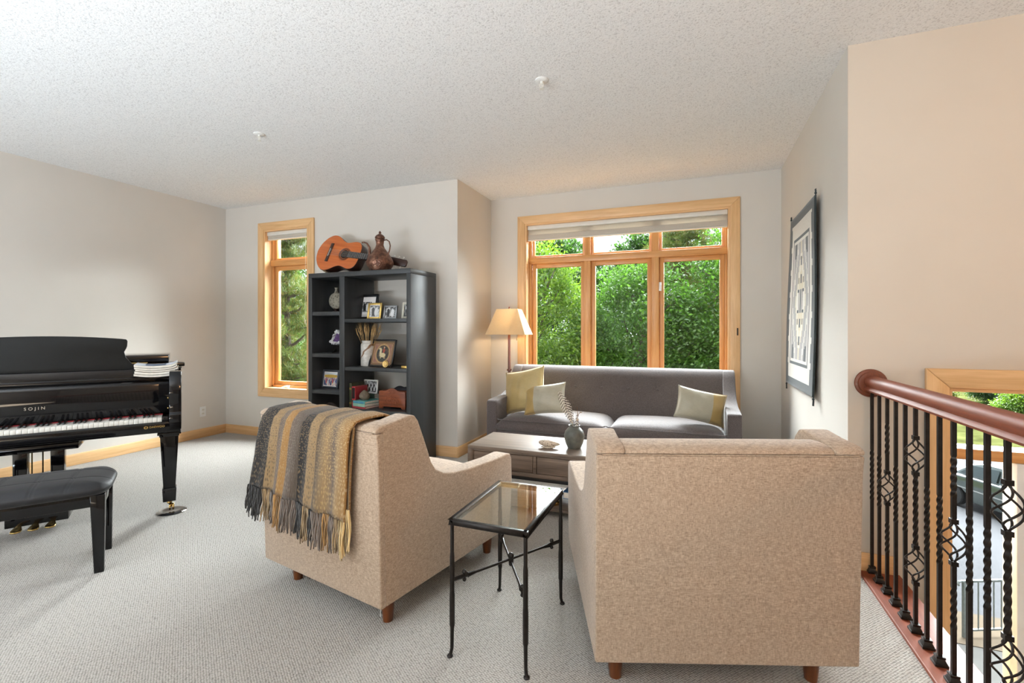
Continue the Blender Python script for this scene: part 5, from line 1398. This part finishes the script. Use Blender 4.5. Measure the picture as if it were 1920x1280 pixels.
# beyond
broadleaf('leafy_tree', 'deep green tree filling the gap behind the lamp side trees', (-5.1,16.6,GZ), 9.2, [(0,0,5.9,2.4,1.7,3.2),(0,0,3,2.3,1.5,1.8)], M['leaf_dark'], 560, 90, .16)
broadleaf('leafy_tree', 'deep green tree filling the gap behind the middle light trees', (-1.2,17.4,GZ), 9.0, [(0,0,5.8,2.4,1.7,3.1),(0,0,2.9,2.3,1.5,1.8)], M['leaf_dark'], 560, 90, .16)
broadleaf('leafy_tree', 'deep green tree filling the gap behind the casing side trees', (2.7,16.8,GZ), 9.2, [(0,0,5.9,2.4,1.7,3.2),(0,0,3,2.3,1.5,1.8)], M['leaf_dark'], 560, 90, .16)
# in view of the narrow window
pine('tall pine tree close outside the narrow window', (-9.2,8.6,GZ), 8.6, 15, 1.15, M['needle'], .30, 60, gap=.12)
broadleaf('leafy_tree', 'bright green tree low in the narrow window', (-11.9,11.2,GZ), 6.0, [(0,0,3.9,1.3,1.2,1.9),(.1,0,2.6,1.3,1.1,1.2)], M['leaf_mid'], 300, 100, .09)
broadleaf('leafy_tree', 'dark tree standing behind the pine in the narrow window', (-15.2,15.2,GZ), 8.4, [(0,0,5.0,2.2,1.7,3.0)], M['leaf_dark'], 260, 85, .15)
# seen through the stair window
for (x, y, hh, w, mt, lab) in ((17.6,35.5,1.9,1.15,'leaf_lime','yellow green shrub on the far bank beyond the road'), (20.2,44.0,2.4,1.7,'leaf_dark','dark green shrub behind the yellow green one on the bank'), (20.4,38.5,2.4,1.5,'leaf_mid','tall green shrub farthest along the bank beyond the road'), (16.4,43.5,1.0,1.1,'needle','low reddish shrub at the back of the grass bank')):
    broadleaf('bank_shrub', lab, (x,y,GZ), hh*.7, [(0,0,hh*.50,w,w*.8,hh*.46)], M[mt], 120, 120, .13, 'shrub', 'shrubs on the bank beyond the road', .5, .35, .06)
# parked car
car = thing('parked_car', 'dark green grey car parked on the road outside the stair window', 'car', (8.62,17.05,GZ+.012), math.atan2(-.92,.40))
paint = plain('car_paint', (.045,.060,.055,1), .18, .35, .1, 3, Coat_Weight=1.0, Coat_Roughness=.04)
body = [(-2.25,.30),(-2.28,.62),(-2.20,.86),(-1.75,.93),(-1.35,.95),(-.75,.97),(.85,.96),(1.35,.92),(1.95,.80),(2.20,.66),(2.24,.34),(1.85,.26),(1.78,.45),(1.62,.58),(1.38,.63),(1.14,.58),(.98,.45),(.92,.24),(-.98,.24),(-1.04,.45),(-1.20,.58),(-1.44,.63),(-1.68,.58),(-1.84,.45),(-1.90,.28)]
b = B(); b.prism(body, 'y', -.86, .86); b.make('body', paint, car, bevel=.05, seg=3)
cab = [(-1.55,.93),(-1.10,1.30),(-.70,1.40),(.05,1.42),(.45,1.36),(1.10,.95)]
b = B(); b.prism(cab, 'y', -.74, .74)
for v in b.bm.verts:
    if v.co.z > 1.2: v.co.y *= .82
b.make('cabin', paint, car, bevel=.03)
cg = plain('car_glass', (.02,.03,.03,1), .04, 0, .1, 3)
for s in (-1,1):
    b = B(); b._add([(-1.32,s*.752,1.0),(-.28,s*.752,1.0),(-.28,s*.64,1.33),(-.98,s*.65,1.28)], [(0,1,2,3)]); b._add([(-.20,s*.752,1.0),(.92,s*.752,1.0),(.42,s*.655,1.29),(-.20,s*.64,1.33)], [(0,1,2,3)])
    o = b.make('side_window', cg, car); sm = o.modifiers.new('s','SOLIDIFY'); sm.thickness = .01; sm.offset = 0
    b = B(); b.box((-1.3,s*.86-.01,.955),(1.1,s*.86+.01,.975)) if False else b.box((-1.75,s*.865-.006,.60),(1.7,s*.865+.006,.63)); b.make('side_moulding', M['steel'], car)
for x in (-1.44,1.38):
    for s in (-1,1):
        b = B(); b.lathe([(.20,-.11),(.30,-.10),(.325,-.07),(.325,.07),(.30,.10),(.20,.11)], (0,0,0), 28, Matrix.Rotation(R(90),4,'X')); o = b.make('wheel', plain('tyre_rubber', (.015,.015,.015,1), .9), car, smooth=True); o.location = (x,s*.76,.325)
        b = B(); b.lathe([(0,-.03),(.19,-.04),(.20,-.095),(.20,.095),(.19,.04),(0,.03)], (0,0,0), 24, Matrix.Rotation(R(90),4,'X')); b.make('wheel_rim', M['steel'], o, smooth=True)
b = B(); b.box((-2.29,-.80,.66),(-2.20,-.50,.82)); b.box((-2.29,.50,.66),(-2.20,.80,.82)); b.make('tail_light', plain('tail_lamp_red', (.35,.02,.02,1), .2), car, bevel=.01)
b = B(); b.box((2.10,-.78,.62),(2.225,-.45,.74)); b.box((2.10,.45,.62),(2.225,.78,.74)); b.make('head_light', plain('head_lamp_clear', (.6,.62,.62,1), .1), car, bevel=.01)
# stoop railing outside
orl = thing('stoop_railing', 'grey metal picket railing on the walk outside the stair window', 'railing', (4.27,10.24,GZ+.03), math.atan2(.45,1.0))
gm = plain('grey_green_metal', (.16,.18,.17,1), .4, .5, .2, 20)
b = B(); b.box((-.02,-.022,.93),(3.0,.022,.965)); b.tube([(-.02,0,.947),(-.07,0,.945),(-.09,0,.91),(-.07,0,.88)], .018, 8); b.make('top_rail', gm, orl, bevel=.004)
b = B(); b.box((0,-.015,.10),(3.0,.015,.13)); b.make('bottom_rail', gm, orl)
for i in range(3):
    b = B(); b.box((-.0+1.45*i,-.02,0),(.04+1.45*i,.02,.93)); b.make('post', gm, orl)
b = B(); b.box((-.007,-.007,.13),(.007,.007,.93)); pk = b.make('picket', gm, orl); pk.location = (.14,0,0)
for i in range(1, 20):
    if abs((.14+.14*i) % 1.45-.02) < .04: continue
    c = pk.copy(); c.location = (.14+.14*i,0,0); c.parent = orl; COL.objects.link(c)

# ------------------------------------------------------------------ light
w = bpy.data.worlds.new('daylight'); S.world = w; w.use_nodes = True
bg = w.node_tree.nodes['Background']; bg.inputs[0].default_value = (.80,.87,1.0,1); bg.inputs[1].default_value = 1.7
def light(kind, name, loc, rot, energy, color=(1,1,1), **kw):
    d = bpy.data.lights.new(name, kind); d.energy = energy; d.color = color
    for k, v in kw.items(): setattr(d, k, v)
    o = bpy.data.objects.new(name, d); o.location = loc; o.rotation_euler = rot; COL.objects.link(o); return o
# hazy sun above the trees, shining in through the windows
sd = Vector((.02, .80, .56))
light('SUN', 'hazy_sun', (0,20,20), sd.to_track_quat('Z','Y').to_euler(), 59, (.90,.96,1), angle=R(80))
# added fill lights without fixtures behind the camera, thrown up at the ceiling
for x, y, e, c in ((-2.6,-2.2,300,(.74,.87,1)), (-.6,-2.4,66,(1,.82,.62))):
    light('AREA', 'added_fill_uplight', (x,y,.3), (PI,0,0), e, c, shape='RECTANGLE', size=2.0, size_y=1.6)
# stairwell light
light('POINT', 'stairwell_light', (3.1,.5,2.2), (0,0,0), 32, (1,.55,.25), shadow_soft_size=.18)
light('POINT', 'floor_lamp_bulb', (-1.868,4.740,1.345), (0,0,0), 9, (1,.72,.42), shadow_soft_size=.035)
# sky portals in the window openings
for (x0_, x1_, z0_, z1_, y_) in ((WL[0],WL[1],WL[2],WL[3],YB+TH+.01),(WM[0],WM[1],WM[2],WM[3],YW+TH+.01),(WS[0],WS[1],WS[2],WS[3],YT+TH+.01)):
    o = light('AREA', 'window_portal', ((x0_+x1_)/2,y_,(z0_+z1_)/2), (R(-90),0,0), 1, shape='RECTANGLE', size=x1_-x0_, size_y=z1_-z0_); o.data.cycles.is_portal = True
S.view_settings.view_transform = 'Standard'; S.view_settings.look = 'None'; S.view_settings.gamma = 1; S.view_settings.exposure = 0.62; S.view_settings.use_curve_mapping = False
S.cycles.use_denoising = True
S.cycles.max_bounces = 8; S.cycles.diffuse_bounces = 4; S.cycles.glossy_bounces = 4; S.cycles.transparent_max_bounces = 24; S.cycles.transmission_bounces = 6
S.cycles.sample_clamp_indirect = 6
S.cycles.caustics_reflective = False; S.cycles.caustics_refractive = False
